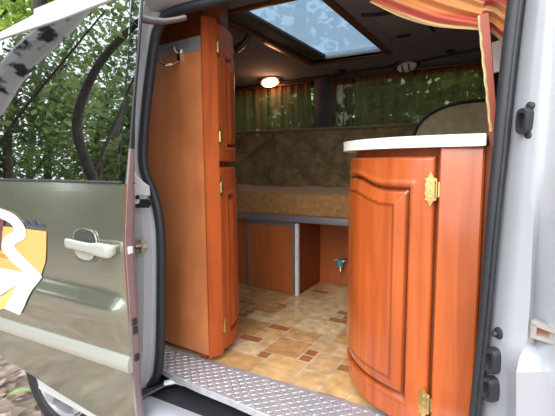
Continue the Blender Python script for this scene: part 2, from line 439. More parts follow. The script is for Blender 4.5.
def tree(label, base, pts, rads, blobs, bark, leaf, size=.09, group=None, name='tree'):
    root = empty(name, base, label, 'tree', group)
    bm = BM(); p2, _ = spline([Vector(p) for p in pts], max(10, len(pts)*4))
    k = len(p2); tube(bm, p2, [interp(i/(k-1), [j/(len(rads)-1) for j in range(len(rads))], rads) for i in range(k)], 10)
    # a few branches reaching into the crown
    for i, bl in enumerate(blobs[:5] if name == 'tree' else blobs[:1]):
        s = p2[int(k*min(.9, .45+.1*i))]; e = Vector(bl[:3]); md = (s+e)/2+Vector((0, 0, .15))
        tube(bm, [s, md, e], [rads[-1]*.9, rads[-1]*.6, rads[-1]*.25], 6)
    obj('trunk', bm, bark, root)
    if blobs:
        bm = BM(); ly = bm.verts.layers.float_color.new('tint')
        for bl in blobs: crown(bm, ly, bl[:3], bl[3], bl[4], size, bl[5] if len(bl) > 5 else 1)
        obj('foliage', bm, leaf, root, recalc=False)
    return root

# trees in front of the van that the door window mirrors
tree('white-barked leaning birch trunk with dark patches mirrored in the door window', (-4.9, -.10, 0),
     [(-4.7, .0, -.05), (-4.2, -.04, .85), (-3.722, -.077, 1.671), (-3.532, -.105, 1.919), (-3.393, -.118, 2.119), (-3.257, -.138, 2.271), (-3.14, -.16, 2.375), (-3.028, -.186, 2.457), (-2.7, -.25, 2.8), (-2.3, -.35, 3.4)], [.13, .12, .11, .10, .10, .095, .09, .085, .07, .05],
     [(-1.5, -.5, 4.1, .5, 300), (-1.2, .0, 4.5, .5, 250)], M['birch'], M['leaf'], .07, name='birch_tree')
tree('dark curving tree trunk mirrored in the right half of the door window', (-3.42, -1.12, 0),
     [(-3.38, -1.14, -.05), (-3.39, -1.08, .8), (-3.434, -1.011, 1.453), (-3.468, -.968, 1.597), (-3.537, -.886, 1.809), (-3.554, -.83, 2.015), (-3.481, -.808, 2.271), (-3.346, -.811, 2.526), (-3.215, -.831, 2.69), (-3.069, -.862, 2.835), (-2.961, -.887, 2.924), (-2.7, -.95, 3.1)], [.055, .052, .05, .05, .048, .047, .046, .042, .038, .034, .03, .022],
     [(-3.6, -1.7, 3.4, .6, 700), (-4.2, -1.6, 3.0, .5, 400)], M['bark_dark'], M['leaf_dark'], .045, name='curved_tree')
tree('thin sloping branch sapling mirrored in the left of the door window', (-4.5, -.2, 0),
     [(-4.5, -.2, -.05), (-4.2, -.3, 1.0), (-3.8, -.36, 1.75), (-3.6, -.39, 2.01), (-3.27, -.45, 2.40), (-2.9, -.5, 2.8)], [.03, .022, .014, .012, .010, .006],
     [(-3.0, -.6, 3.0, .35, 130), (-3.9, -.9, 2.2, .35, 110)], M['bark_dark'], M['leaf'], .05, name='sapling')
fwd = [(-6.2, -1.0, 1.0, .8), (-7.5, -2.3, 1.3, 1.0), (-6.6, -3.4, 1.2, .9), (-8.6, -3.6, 1.6, 1.1), (-9.2, -1.6, 1.6, 1.1), (-8.2, -5.4, 1.5, 1.0), (-5.6, -4.8, 1.3, .9), (-11, -4.5, 2.0, 1.2), (-10.5, -.6, 1.8, 1.1), (-5.2, -2.6, .9, .5)]
for i, (x, y, h, r_) in enumerate(fwd):
    blobs = [(x+random.uniform(-.6, .6), y+random.uniform(-.6, .6), z, r_*random.uniform(.7, 1.1), nl) for z, nl in ((h*.55, 2300), (h*1.5, 1700), (h*2.3, 1150), (h*3.1, 500))]
    tree('green leafy forest tree mirrored in the sliding door window', (x, y, 0), [(x, y, -.05), (x+.1, y, h), (x-.1, y+.1, h*2.2), (x+.1, y, h*3.4)], [.09, .08, .06, .03], blobs,
         M['bark_brown'], M[('leaf', 'leaf_dark', 'leaf')[i % 3]], .062, 'trees mirrored in the door window')
# bright tree past the back of the van
tree('sunlit yellow-green tree with a dark trunk above the sliding door', (-7.6, 4.6, 0),
     [(-7.6, 4.6, -.05), (-7.55, 4.6, 2.0), (-7.5, 4.55, 3.6), (-7.35, 4.6, 5.2)], [.16, .15, .13, .09],
     [(-8.7, 5.3, 3.9, 1.0, 1500), (-7.4, 5.6, 4.2, .9, 1200), (-6.5, 5.2, 4.3, .8, 900), (-8.2, 5.6, 5.3, 1.0, 700), (-9.6, 4.9, 4.2, .8, 700)], M['bark_dark'], M['leaf_light'], .10)
# trees on the far side of the van, seen through its windows and the roof glass
far = [(-4.6, 5.4, .9), (-3.0, 6.2, 1.1), (-1.7, 5.2, .9), (-.3, 6.4, 1.1), (-6.2, 7.5, 1.2), (-2.2, 8.0, 1.2), (-3.7, 4.6, .6), (-.9, 8.6, 1.2)]
for i, (x, y, r_) in enumerate(far):
    blobs = [(x+random.uniform(-.5, .5), y+random.uniform(-.4, .4), z, r_*random.uniform(.7, 1), nl) for z, nl in ((.9, 600), (1.9, 520), (3.0, 330), (4.4, 300))]
    tree('green forest tree showing through the curtained far side windows', (x, y, 0), [(x, y, -.05), (x+.05, y, 1.5), (x-.1, y, 3.2), (x, y, 5.6)], [.13, .12, .10, .05], blobs,
         M['bark_brown'], M[('leaf', 'leaf_light', 'leaf_dark')[i % 3]], .11, 'trees beyond the far windows')

# ------------------------------------------------------------------ van interior shell (setting)
FZ, CZ, BY = .55, 1.80, 2.45
bm = BM(); ly = bm.faces.layers.float_color.new('tint')
box(bm, -2.05, .95, .972, 2.50, FZ-.05, FZ-.002)
for f in bm.faces: f[ly] = (.74, .58, .40, 1)
u = .0475; nx, ny = 44, 30; used = set()
ox, oy = -1.95, 1.02
rnd = random.Random(11)
for j in range(ny):
    for i in range(nx):
        if (i, j) in used: continue
        opts = [(4, 2), (3, 3), (2, 3), (3, 2), (2, 2), (2, 1), (1, 1), (4, 3), (2, 1)]
        rnd.shuffle(opts)
        for w, h in opts+[(1, 1)]:
            cells = [(i+a, j+b_) for a in range(w) for b_ in range(h)]
            if all(c not in used and c[0] < nx and c[1] < ny for c in cells): break
        used.update(cells)
        if w*h <= 2: c = rnd.choice([(.42, .17, .045), (.38, .15, .05), (.55, .30, .12), (.66, .46, .24)])
        else: c = rnd.choice([(.66, .42, .19), (.70, .48, .24), (.60, .36, .15), (.56, .30, .12), (.74, .55, .32), (.64, .42, .22)])
        g = .0035
        x0, x1, y0, y1 = ox+i*u+g, ox+(i+w)*u-g, oy+j*u+g, oy+(j+h)*u-g
        f = bm.faces.new([bm.verts.new(p) for p in ((x0, y0, FZ-.0012), (x1, y0, FZ-.0012), (x1, y1, FZ-.0012), (x0, y1, FZ-.0012))]); f[ly] = tuple(min(1, q*1.15) for q in c)+(1,)
obj('floor', bm, M['tile'], kind='structure', recalc=False)

# ceiling: curved headliner with a hole for the roof hatch, built from strips
HX0, HX1, HY0, HY1 = -1.02, -.60, 1.33, 2.20
def zc(y): return interp(y, [.93, 1.02, 1.12, 2.18, 2.34, 2.42, 2.50], [1.70, 1.765, 1.80, 1.80, 1.785, 1.765, 1.735])
bm = BM(); ys = [.93, .97, 1.02, 1.07, 1.12, HY0, 1.4, 1.7, 2.0, HY1, 2.22, 2.28, 2.34, 2.38, 2.42, 2.46, 2.50]; xs = [-2.05, -1.5, HX0, HX1, -.2, .4, .95]
for j in range(len(ys)-1):
    for i in range(len(xs)-1):
        if xs[i] >= HX0-1e-6 and xs[i+1] <= HX1+1e-6 and ys[j] >= HY0-1e-6 and ys[j+1] <= HY1+1e-6: continue
        for dz in (0, .012):
            bm.faces.new([bm.verts.new((x, y, zc(y)+dz)) for x, y in ((xs[i], ys[j]), (xs[i+1], ys[j]), (xs[i+1], ys[j+1]), (xs[i], ys[j+1]))])
bmesh.ops.remove_doubles(bm, verts=bm.verts, dist=1e-4)
obj('ceiling', bm, M['headliner'], kind='structure', recalc=False)

W1 = (-1.96, -1.115); W2 = (-1.005, -.10); WZ0, WZ1 = 1.40, 1.735
bm = BM()
box(bm, -2.05, .95, BY, BY+.05, FZ-.05, WZ0); box(bm, -2.05, .95, BY, BY+.05, WZ1, 1.79)
for a, b_ in ((-2.05, W1[0]), (W1[1], W2[0]), (W2[1], .95)): box(bm, a, b_, BY, BY+.05, WZ0, WZ1)
obj('wall_back', bm, M['interior'], kind='structure')
bm = BM(); box(bm, -2.10, -2.05, .90, 2.50, FZ-.05, 1.82); obj('wall_left', bm, M['interior'], kind='structure')
bm = BM(); box(bm, .95, 1.0, .90, 2.50, FZ-.05, 1.82); obj('wall_right', bm, M['interior'], kind='structure')
for i, W in enumerate((W1, W2)):
    bm = BM(); box(bm, W[0], W[1], BY+.028, BY+.034, WZ0, WZ1)
    w = obj('window_%d' % (i+1), bm, M['glass_win'], kind='structure')
    bm = BM(); t_ = .018
    for a in ((W[0], W[0]+t_, WZ0, WZ1), (W[1]-t_, W[1], WZ0, WZ1), (W[0], W[1], WZ0, WZ0+t_), (W[0], W[1], WZ1-t_, WZ1)): box(bm, a[0], a[1], BY+.004, BY+.045, a[2], a[3], .003)
    obj('window_frame', bm, M['rubber'], w)
# padded pillar between the two far windows, ridge over them
bm = BM(); rows = []
for z in (1.40, 1.5, 1.6, 1.7, 1.765):
    rows.append([(-1.125+.0, BY-.002, z), (-1.115, BY-.03, z), (-1.09, BY-.045, z), (-1.05, BY-.05, z), (-1.02, BY-.045, z), (-1.0, BY-.002, z)])
loft(bm, rows); obj('trim_1', bm, plain('pillar_trim', (.055, .05, .06), .1, 40, rough=.7), kind='structure')
bm = BM(); tube(bm, [(-1.95, 2.405, 1.752), (-1.3, 2.405, 1.756), (-.9, 2.40, 1.762), (-.5, 2.38, 1.772), (-.25, 2.34, 1.785), (0, 2.28, 1.793), (.4, 2.2, 1.798)], .008, 8)
obj('trim_2', bm, M['headdark'], kind='structure')

# roof hatch ------------------------------------------------
root = empty('roof_hatch', (-.8, 1.67, CZ), 'rectangular roof hatch with bluish glass and brown wood frame in the ceiling', 'skylight')
bm = BM(); t_ = .032
for a in ((HX0-t_, HX0+.004, HY0-t_, HY1+t_), (HX1-.004, HX1+t_*.8, HY0-t_, HY1+t_), (HX0, HX1, HY0-t_, HY0), (HX0, HX1, HY1, HY1+t_)): box(bm, a[0], a[1], a[2], a[3], CZ-.010, CZ+.012, .003)
obj('frame', bm, M['trim_wood'], root)
HZ = 1.836
bm = BM()
for a in ((HX0-.015, HX0, HY0, HY1), (HX1, HX1+.015, HY0, HY1), (HX0, HX1, HY0-.015, HY0)): box(bm, a[0], a[1], a[2], a[3], CZ-.005, HZ+.01)
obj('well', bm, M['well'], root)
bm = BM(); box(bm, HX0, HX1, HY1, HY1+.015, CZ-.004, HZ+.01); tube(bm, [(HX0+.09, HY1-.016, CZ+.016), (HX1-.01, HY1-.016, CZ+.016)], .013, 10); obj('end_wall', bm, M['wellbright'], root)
bm = BM(); box(bm, HX0-.01, HX1+.01, HY0-.01, HY1+.01, HZ, HZ+.006); obj('pane', bm, M['glass_roof'], root)
bm = BM(); box(bm, HX0+.002, HX0+.080, HY0, HY1-.004, CZ+.006, HZ-.002, .010, 3); tube(bm, [(HX0+.082, HY0, CZ+.020), (HX0+.082, HY1-.004, CZ+.020)], .010, 10); obj('blind_cassette', bm, M['well'], root)
bm = BM(); lathe(bm, [(.0, 0), (.004, .0), (.004, .03), (0, .032)], (-1.032, 1.66, CZ-.013), (0, 1, 0), 8); obj('latch', bm, M['brass'], root)

# ceiling fittings
def lamp(x, y, z, label, lit):
    root = empty('reading_lamp', (x, y, z), label, 'lamp', None)
    A = Vector((.18, -.52, -.83)).normalized(); u_ = Vector((1, 0, 0)); u_ = (u_-A*u_.dot(A)).normalized(); w_ = A.cross(u_)
    def disc(prof, sy=.66):
        bm = BM(); n_ = 28; O = Vector((x, y, z))
        loft(bm, [[O+A*h+(u_*math.cos(2*PI*k/n_)+w_*math.sin(2*PI*k/n_)*sy)*max(r_, 1e-4) for k in range(n_)] for r_, h in prof], True); return bm
    obj('housing', disc([(.0, -.03), (.070, -.03), (.078, -.004), (.074, .010), (.064, .016), (.052, .012)]), plain('lamp_housing', (.20, .16, .14), rough=.4) if lit else M['plastic'], root)
    obj('lens', disc([(.052, .012), (.050, .022), (.038, .032), (.0001, .037)], .62), M['glow'] if lit else M['lens'], root)
    bm = BM(); O = Vector((x, y, z))+A*.014+u_*.062; lathe(bm, [(.006, 0), (.006, .006), (0, .007)], O, A, 10); obj('switch', bm, M['plastic'], root)
    if not lit:
        bm = BM()
        for dx in (-.022, .012): tube(bm, [Vector((x, y, z))+A*.036+u_*dx+w_*.03-A*.01, Vector((x, y, z))+A*.038+u_*dx, Vector((x, y, z))+A*.036+u_*dx-w_*.03-A*.01], .005, 6)
        obj('grille', bm, M['plastic'], root)
    return root
lamp(-1.40, 2.365, 1.765, 'round reading lamp glowing warm orange above the left far window', True)
lamp(-.535, 2.385, 1.765, 'unlit round ceiling lamp above the right far window', False)
bm = BM(); tube(bm, [(-1.10, 1.55, 1.727), (-1.094, 1.55, 1.732), (-1.072, 1.55, 1.746), (-1.050, 1.55, 1.758), (-1.035, 1.55, 1.770), (-1.025, 1.555, 1.80)], [.010, .017, .018, .014, .011, .010], 12)
recenter(obj('clothes_knob', bm, M['plastic'], None, 'small black knob on the ceiling just right of the tall cabinet', 'knob'))
for x, y, lb in ((-.91, 2.375, 'small black round clip on the ceiling above the pillar between the windows'), (-.30, 2.30, 'small dark oval clip on the ceiling left of the wooden post')):
    bm = BM(); lathe(bm, [(0, 0), (.022, 0), (.024, .008), (.015, .014), (0, .014)], (x, y, zc(y)+.002), (0, 0, -1), 14)
    recenter(obj('ceiling_clip', bm, M['headdark'], None, lb, 'clip'))
# grey flap panel with a rounded black gasket and a slot latch
root = empty('ceiling_flap', (-.42, 1.80, 1.80), 'grey ceiling flap with black rounded edging right of the roof hatch', 'ceiling panel')
bm = BM(); box(bm, -.50, -.33, 1.62, 1.96, 1.790, 1.802, .006); obj('panel', bm, plain('flap_grey', (.17, .15, .17), .1, 40, rough=.8), root)
bm = BM(); tube(bm, [(-.535, 1.60, 1.796), (-.47, 1.62, 1.793), (-.40, 1.615, 1.79), (-.36, 1.64, 1.79), (-.335, 1.70, 1.79), (-.325, 1.80, 1.792), (-.325, 1.94, 1.794)], .007, 8); obj('gasket', bm, M['headdark'], root)
bm = BM(); box(bm, -.475, -.415, 1.905, 1.925, 1.780, 1.792, .004); obj('latch', bm, M['headdark'], root)

# ------------------------------------------------------------------ tall cabinet on the left
root = empty('tall_cabinet', (-1.0, 1.22, FZ), 'tall orange wood cabinet with curved doors standing left of the doorway', 'cabinet')
AX = -.868
bm = BM(); prism(bm, [(-1.30, 1.085), (-1.13, 1.066), (AX, 1.046), (AX+.001, 1.064), (-1.30, 1.10)], FZ+.022, 1.590, .0015); obj('side_panel', bm, M['cab_panel'], root)
bm = BM(); prism(bm, [(-1.30, 1.083), (-1.13, 1.063), (AX-.003, 1.043), (AX-.003, 1.062), (-1.30, 1.10)], 1.590, 1.632, .0015); obj('metal_strip', bm, M['alu'], root)
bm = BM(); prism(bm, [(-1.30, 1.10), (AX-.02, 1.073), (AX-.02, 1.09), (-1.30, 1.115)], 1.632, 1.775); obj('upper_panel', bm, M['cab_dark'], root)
# corner post running full height
bm = BM(); prism(bm, [(AX-.004, 1.043), (AX+.004, 1.040), (AX+.024, 1.088), (AX+.016, 1.098), (AX-.01, 1.09)], FZ+.018, 1.690, .0015)
po = obj('corner_post', bm, M['cab_door_dull'], root)
for z in (1.595, .9):
    bm = BM(); lathe(bm, [(.0028, 0), (.0028, .001), (0, .0014)], (AX+.016, 1.068, z), (.92, -.39, 0), 10); obj('screw', bm, M['plastic'], po)
dplan = [(-.850, 1.096), (-.853, 1.130), (-.862, 1.175), (-.882, 1.228), (-.925, 1.285), (-.985, 1.325), (-1.06, 1.345)]
for z0, z1, pz0, pz1, ar, hz in ((1.236, 1.684, 1.285, 1.585, .045, (1.605, 1.318)), (FZ+.022, 1.217, .625, 1.120, .045, (1.150, .665))):
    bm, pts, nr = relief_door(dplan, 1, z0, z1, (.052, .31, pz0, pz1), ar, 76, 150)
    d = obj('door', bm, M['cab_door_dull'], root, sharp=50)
    for z in hz: hinge(d, (-.848, 1.094, z), (-.05, 1, 0), (1, .05, 0), .070, .018)
# carcass behind the doors, with the dark column above it
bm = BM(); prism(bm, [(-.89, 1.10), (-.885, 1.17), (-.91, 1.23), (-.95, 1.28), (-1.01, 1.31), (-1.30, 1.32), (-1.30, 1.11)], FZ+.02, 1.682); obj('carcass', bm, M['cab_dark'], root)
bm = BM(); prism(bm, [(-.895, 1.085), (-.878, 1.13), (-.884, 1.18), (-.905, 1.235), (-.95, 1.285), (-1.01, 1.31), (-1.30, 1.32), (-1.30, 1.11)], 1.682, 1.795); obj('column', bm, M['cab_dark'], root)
bm = BM(); box(bm, -.925, -.895, 1.06, 1.09, FZ-.001, FZ+.024, .002); box(bm, -1.28, -1.25, 1.11, 1.14, FZ-.001, FZ+.024, .002); prism(bm, [(-.91, 1.12), (-.92, 1.22), (-1.0, 1.29), (-1.28, 1.30), (-1.28, 1.12)], FZ-.001, FZ+.024); obj('plinth', bm, M['cab_dark'], root)
# coat hook
bm = BM()
hk = [(-.966, 1.046, 1.598), (-.966, 1.046, 1.556)]
plate(bm, [(-.009, .018), (.009, .018), (.006, 0), (.008, -.016), (0, -.026), (-.008, -.016), (-.006, 0)], (Vector((-.968, 1.052, 1.583)), Vector((1, -.08, 0)), Vector((0, 0, 1)), Vector((-.08, -1, 0))), .006)
tube(bm, [(-.968, 1.042, 1.566), (-.976, 1.022, 1.552), (-.992, 1.010, 1.548), (-1.008, 1.006, 1.556), (-1.015, 1.006, 1.574)], [.0045, .0045, .004, .004, .005], 8)
tube(bm, [(-.968, 1.044, 1.590), (-.967, 1.028, 1.596), (-.966, 1.022, 1.606)], .004, 8)
obj('coat_hook', bm, M['chrome'], root)

# ------------------------------------------------------------------ curved low cabinet on the right
root = empty('curved_cabinet', (-.2, 1.25, FZ), 'low cherry cabinet with bowed raised-panel door under the white countertop', 'cabinet')
rplan = [(-.1525, .984), (-.207, .992), (-.262, 1.013), (-.325, 1.050), (-.378, 1.103), (-.415, 1.163), (-.436, 1.225), (-.446, 1.31), (-.446, 1.40), (-.440, 1.47)]
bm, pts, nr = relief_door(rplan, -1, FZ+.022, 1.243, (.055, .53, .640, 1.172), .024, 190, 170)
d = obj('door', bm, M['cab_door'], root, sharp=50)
for z in (1.168, .652): hinge(d, (-.146, .980, z), (-1, .06, 0), (-.06, -1, 0), .080, .026)
bm = BM(); prism(bm, [(-.141, .990), (-.141, .979), (-.138, .976), (-.056, .983), (-.052, .987), (-.052, 1.0)], FZ+.002, 1.262, .001); obj('front_panel', bm, M['cab_door'], root)
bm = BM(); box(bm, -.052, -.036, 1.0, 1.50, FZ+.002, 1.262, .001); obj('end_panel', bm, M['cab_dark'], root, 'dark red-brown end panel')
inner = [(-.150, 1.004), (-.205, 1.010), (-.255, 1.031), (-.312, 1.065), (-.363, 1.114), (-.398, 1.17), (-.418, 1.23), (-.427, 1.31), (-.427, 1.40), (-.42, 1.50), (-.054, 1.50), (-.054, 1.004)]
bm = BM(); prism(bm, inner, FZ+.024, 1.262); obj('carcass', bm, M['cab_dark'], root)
bm = BM(); prism(bm, [(x+.012 if x < -.1 else x, y+.012 if y < 1.4 else y) for x, y in inner], FZ-.001, FZ+.026); obj('plinth', bm, M['cab_dark'], root)
# small round handle on the far side of the bowed door
bm = BM(); lathe(bm, [(.005, 0), (.005, .012), (.014, .016), (.012, .024), (0, .026)], (-.446, 1.36, 1.12), (-1, 0, 0), 14); obj('knob', bm, M['brass'], root)
bm = BM()
ctop = [(-.028, .965), (-.146, .962), (-.214, .971), (-.272, .992), (-.338, 1.033), (-.394, 1.088), (-.433, 1.152), (-.455, 1.220), (-.466, 1.31), (-.466, 1.40), (-.458, 1.50), (-.028, 1.50)]
c2, _ = spline([Vector(p) for p in ctop[:11]], 60)
ctop = [(-.050, .965)]+[tuple(p) for p in c2[2:]]+[(-.050, 1.50)]
prism(bm, ctop, 1.2625, 1.2885, .0025); recenter(obj('countertop', bm, M['white'], None, 'white countertop slab with rounded end on the curved cabinet', 'countertop'))

# ------------------------------------------------------------------ upright post, curtain, board standing in for window light
root = empty('wooden_post', (-.045, 1.03, 1.262), 'red-brown wooden board post rising from the right end of the countertop', 'post')
bm = BM(); rows = []
for t in [0, .25, .5, .75, .96, 1]:
    z = 1.245+.297*t; xc = -.034-.034*t; w = .0088; y0 = 1.004
    rows.append([(xc-w, y0, z), (xc+w, y0+.002, z), (xc+w, y0+.05, z), (xc-w, y0+.05, z)])
vs = loft(bm, rows, True); bm.faces.new(vs[0]); bm.faces.new(vs[-1])
obj('board', bm, M['post_wood'], root, sharp=25)
bm = BM(); tube(bm, [(-.0440-.034*t+.0007*math.sin(t*40), 1.006, 1.294+.245*t) for t in [k/30 for k in range(31)]], .003, 6); obj('edging', bm, M['gasket'], root, 'cream frayed edging')
bm = BM(); plate(bm, [(0, 0), (.095, .012), (.095, .092), (0, .074)], (Vector((-.072, 1.20, 1.452)), Vector((1, 0, 0)), Vector((0, 0, 1)), Vector((0, 1, 0))), .012)
recenter(obj('window_light_board', bm, M['white'], None, 'white board standing in for front window light between the wooden post and the door seal', 'board'))  # added board in place of bright light from the front window

# orange swagged curtain: gathers from the top rail to the post head
bm = BM(); ly = bm.verts.layers.float_color.new('tint')
stripes = [(.82, .28, .10), (.72, .13, .075), (.86, .38, .12), (.84, .44, .18), (.68, .12, .08), (.84, .33, .11), (.78, .20, .09), (.84, .40, .17), (.74, .15, .08), (.86, .42, .14), (.90, .66, .36)]
nu_, nv_ = 60, 110
for part in (0, 1):
    g = []
    for j in range(nv_):
        v_ = j/(nv_-1)                                      # across the folds: 0 = lowest hem, 1 = top
        if part == 0:
            ctl = [(-.33+.10*v_, 1.625+.07*v_), (-.245+.09*v_, 1.574+.105*v_), (-.17+.06*v_, 1.540+.11*v_), (-.080+.02*v_, 1.517+.085*v_)]
        else:
            ctl = [(-.080+.02*v_, 1.517+.085*v_), (-.056+.018*v_, 1.514+.085*v_), (-.034+.016*v_, 1.492+.10*v_), (-.010+.012*v_, 1.476+.115*v_), (.012+.008*v_, 1.465+.13*v_)]
        row, _ = spline([Vector(p) for p in ctl], nu_)
        r_ = []
        for i, p in enumerate(row):
            w = i/(nu_-1); fl = (1-w*.6) if part == 0 else (.4+.4*w)
            dy = .011*fl*math.sin(v_*26+2*w)+.006*fl*math.sin(v_*57+5*w)
            vv = bm.verts.new((p.x, 1.030-.020*v_+dy+(.018*smooth(w*3) if part else 0), p.y))
            s = v_*6.4+.5*math.sin(3*w+v_*5); k = int(s) % len(stripes); q = smooth((s-int(s)-.3)/.4)
            a_, b_ = stripes[k], stripes[(k+1) % len(stripes)]
            if v_ < .06: a_ = b_ = (.90, .62, .30)
            vv[ly] = tuple(a_[c]*(1-q)+b_[c]*q for c in range(3))+(1,)
            r_.append(vv)
        g.append(r_)
    for j in range(nv_-1):
        for i in range(nu_-1): bm.faces.new((g[j][i], g[j][i+1], g[j+1][i+1], g[j+1][i]))
obj('orange_curtain', bm, M['curtain'], None, 'orange and red striped curtain swagged from the top rail to the post', 'curtain', recalc=False, sharp=80)

# ------------------------------------------------------------------ bench along the far side
root = empty('bench_base', (-1.1, 2.1, FZ), 'orange wood bench box with grey metal rail and open compartment under the seat', 'bench')
bm = BM(); box(bm, -2.0, -.10, 1.80, 1.835, .934, .968, .003); obj('front_rail', bm, M['alu_grey'], root)
bm = BM(); box(bm, -2.0, -.10, 1.835, 2.44, .945, .966); obj('seat_board', bm, M['bench_wood'], root)
bm = BM(); box(bm, -2.0, -1.225, 1.862, 1.878, FZ, .934); obj('fixed_panel', bm, M['bench_wood'], root)
sp = None
bm = BM(); box(bm, -1.232, -.962, 1.838, 1.852, FZ+.003, .934); sp = obj('sliding_panel', bm, M['bench_wood'], root)
bm = BM()
box(bm, -1.243, -1.228, 1.834, 1.856, FZ+.002, .934, .002); box(bm, -1.243, -.955, 1.832, 1.850, .905, .934, .002); box(bm, -.966, -.956, 1.836, 1.856, FZ+.002, .920, .002); obj('panel_edge', bm, M['alu_grey'], sp)
bm = BM(); box(bm, -.940, -.922, 1.815, 1.835, FZ, .925, .002)
st = obj('upright_strip', bm, M['white_metal'], root)
for z in (.65, .75, .86):
    bm = BM(); lathe(bm, [(.004, 0), (.003, .002), (0, .0025)], (-.931, 1.815, z), (0, -1, 0), 8); obj('screw', bm, M['zinc'], st)
bm = BM(); box(bm, -.945, -.929, 1.835, 2.12, FZ, .944); obj('side_wall', bm, M['cab_dark'], root)
bm = BM(); box(bm, -.94, -.12, 2.11, 2.125, FZ, .944); obj('back_wall', bm, M['bench_wood'], root)
bm = BM(); box(bm, -.14, -.12, 1.84, 2.12, FZ, .944); obj('far_wall', bm, M['cab_dark'], root)
# water tap in the open compartment
root = empty('water_tap', (-.775, 2.085, .68), 'small chrome drain tap with teal lever in the open bench compartment', 'tap')
bm = BM(); tube(bm, [(-.74, 2.111, .703), (-.745, 2.08, .706), (-.765, 2.065, .704), (-.785, 2.062, .690), (-.788, 2.062, .640)], [.009, .009, .009, .008, .006], 10); lathe(bm, [(.016, 0), (.016, .006), (.01, .008)], (-.74, 2.111, .703), (0, -1, 0), 12); obj('spout', bm, M['chrome'], root)
bm = BM(); box(bm, -.802, -.774, 2.048, 2.074, .668, .705, .006); tube(bm, [(-.788, 2.052, .70), (-.80, 2.04, .712), (-.812, 2.035, .70)], .006, 8); obj('lever', bm, M['teal'], root)

def cushion(bm, x0, x1, y0, y1, z0, z1, bulge, nx=60, ny=14, jitter=0):
    """soft pad: closed lofted box with rounded edges and a domed top"""
    rows = []
    prof = []
    k = 8
    for a in range(k+1): t = -PI/2+PI*a/k*.5; prof.append((1-.018*(1+math.sin(t))*0, a))
    for i in range(nx+1):
        u_ = i/nx; x = x0+(x1-x0)*u_; e = min(u_, 1-u_)*(x1-x0); er = .03 if e > .03 else .03*math.sqrt(max(0, 1-((.03-e)/.03)**2)); ins = .03-er
        ring = []
        zt = z1-ins*.8; zb = z0+ins*.3; r_ = .03
        for a in range(7): t = PI/2*a/6; ring.append((x, y0+r_-r_*math.cos(t)+ins*.4, zb+ (zt-zb-r_)*0 + (zt-r_) - zb + r_*math.sin(t)))
        for a in range(1, ny): w = a/ny; ring.append((x, y0+r_+(y1-y0-r_)*w, zt+bulge*math.sin(PI*w)*(1 if e > .05 else e/.05)+jitter*math.sin(u_*37+w*9)*math.sin(w*11+u_*13)))
        ring.append((x, y1, zt)); ring.append((x, y1, zb)); ring.append((x, y0+.012+ins*.4, zb)); ring.append((x, y0+.004+ins*.4, zb+.012))
        rows.append(ring)
    vs = loft(bm, rows, True); bm.faces.new(vs[0]); bm.faces.new(vs[-1])
bm = BM(); cushion(bm, -1.98, -.14, 1.785, 2.20, .969, 1.085, .012, jitter=.006)
recenter(obj('seat_cushion', bm, M['velour'], None, 'long brown velour seat cushion lying on the bench rail', 'cushion', sharp=60))

# tufted backrest: diamond quilting with buttons
root = empty('back_cushion', (-1.15, 2.2, 1.086), 'dark brown tufted backrest cushion leaning below the far windows', 'cushion')
bm = BM(); nx, nz = 240, 60; X0, X1 = -1.98, -.40; gx, gz = .245, .19
def back_pt(x, w, h): return (x, 2.115+.12*w-h, 1.085+.335*w)
btn = []
g = []
for j in range(nz+1):
    w = j/nz; r_ = []
    for i in range(nx+1):
        x = X0+(X1-X0)*i/nx; z = .335*w
        a = (x/gx+z/gz); c = (x/gx-z/gz)
        da = abs(a-round(a)); dc = abs(c-round(c))
        h = .042*(min(1, da*2.4)**.7)*(min(1, dc*2.4)**.7)+.004*math.sin(x*31+3*math.sin(w*5))*math.sin(w*7+x*9)
        ed = min(x-X0, X1-x, z*1.0+.01, .345-z); h *= min(1, (max(ed, 0)/.03))**.5
        r_.append(bm.verts.new(back_pt(x, w, h)))
    g.append(r_)
for j in range(nz):
    for i in range(nx): bm.faces.new((g[j][i], g[j][i+1], g[j+1][i+1], g[j+1][i]))
bk = [[bm.verts.new((x, 2.115+.12*w+.09, 1.085+.335*w)) for x in (X0, X1)] for w in (0, 1)]
bm.faces.new((bk[0][0], bk[1][0], bk[1][1], bk[0][1]))
bm.faces.new([g[nz][i] for i in range(nx+1)]+[bk[1][1], bk[1][0]]); bm.faces.new([g[0][i] for i in range(nx, -1, -1)]+[bk[0][0], bk[0][1]])
bm.faces.new([g[j][0] for j in range(nz+1)]+[bk[1][0], bk[0][0]]); bm.faces.new([g[j][nx] for j in range(nz+1)]+[bk[1][1], bk[0][1]])
obj('pad', bm, M['velour_back'], root, sharp=70, recalc=True)
for j in range(0, 8):
    for i in range(-30, 30):
        if (i+j) % 2: continue
        x = i*gx/2; z = j*gz/2
        if X0+.05 < x < X1-.05 and .03 < z < .31:
            w = z/.335; bm = BM(); lathe(bm, [(.011, 0), (.010, .004), (.005, .007), (0, .008)], back_pt(x, w, .002), (0, -1, .3), 12); obj('button', bm, M['velour'], root)
bm = BM(); tube(bm, [(X0+.02, 2.222, 1.424), (-1.2, 2.215, 1.426), (X1-.02, 2.222, 1.422)], .009, 8); obj('piping', bm, plain('tan_piping', (.20, .13, .06), rough=.8), root)

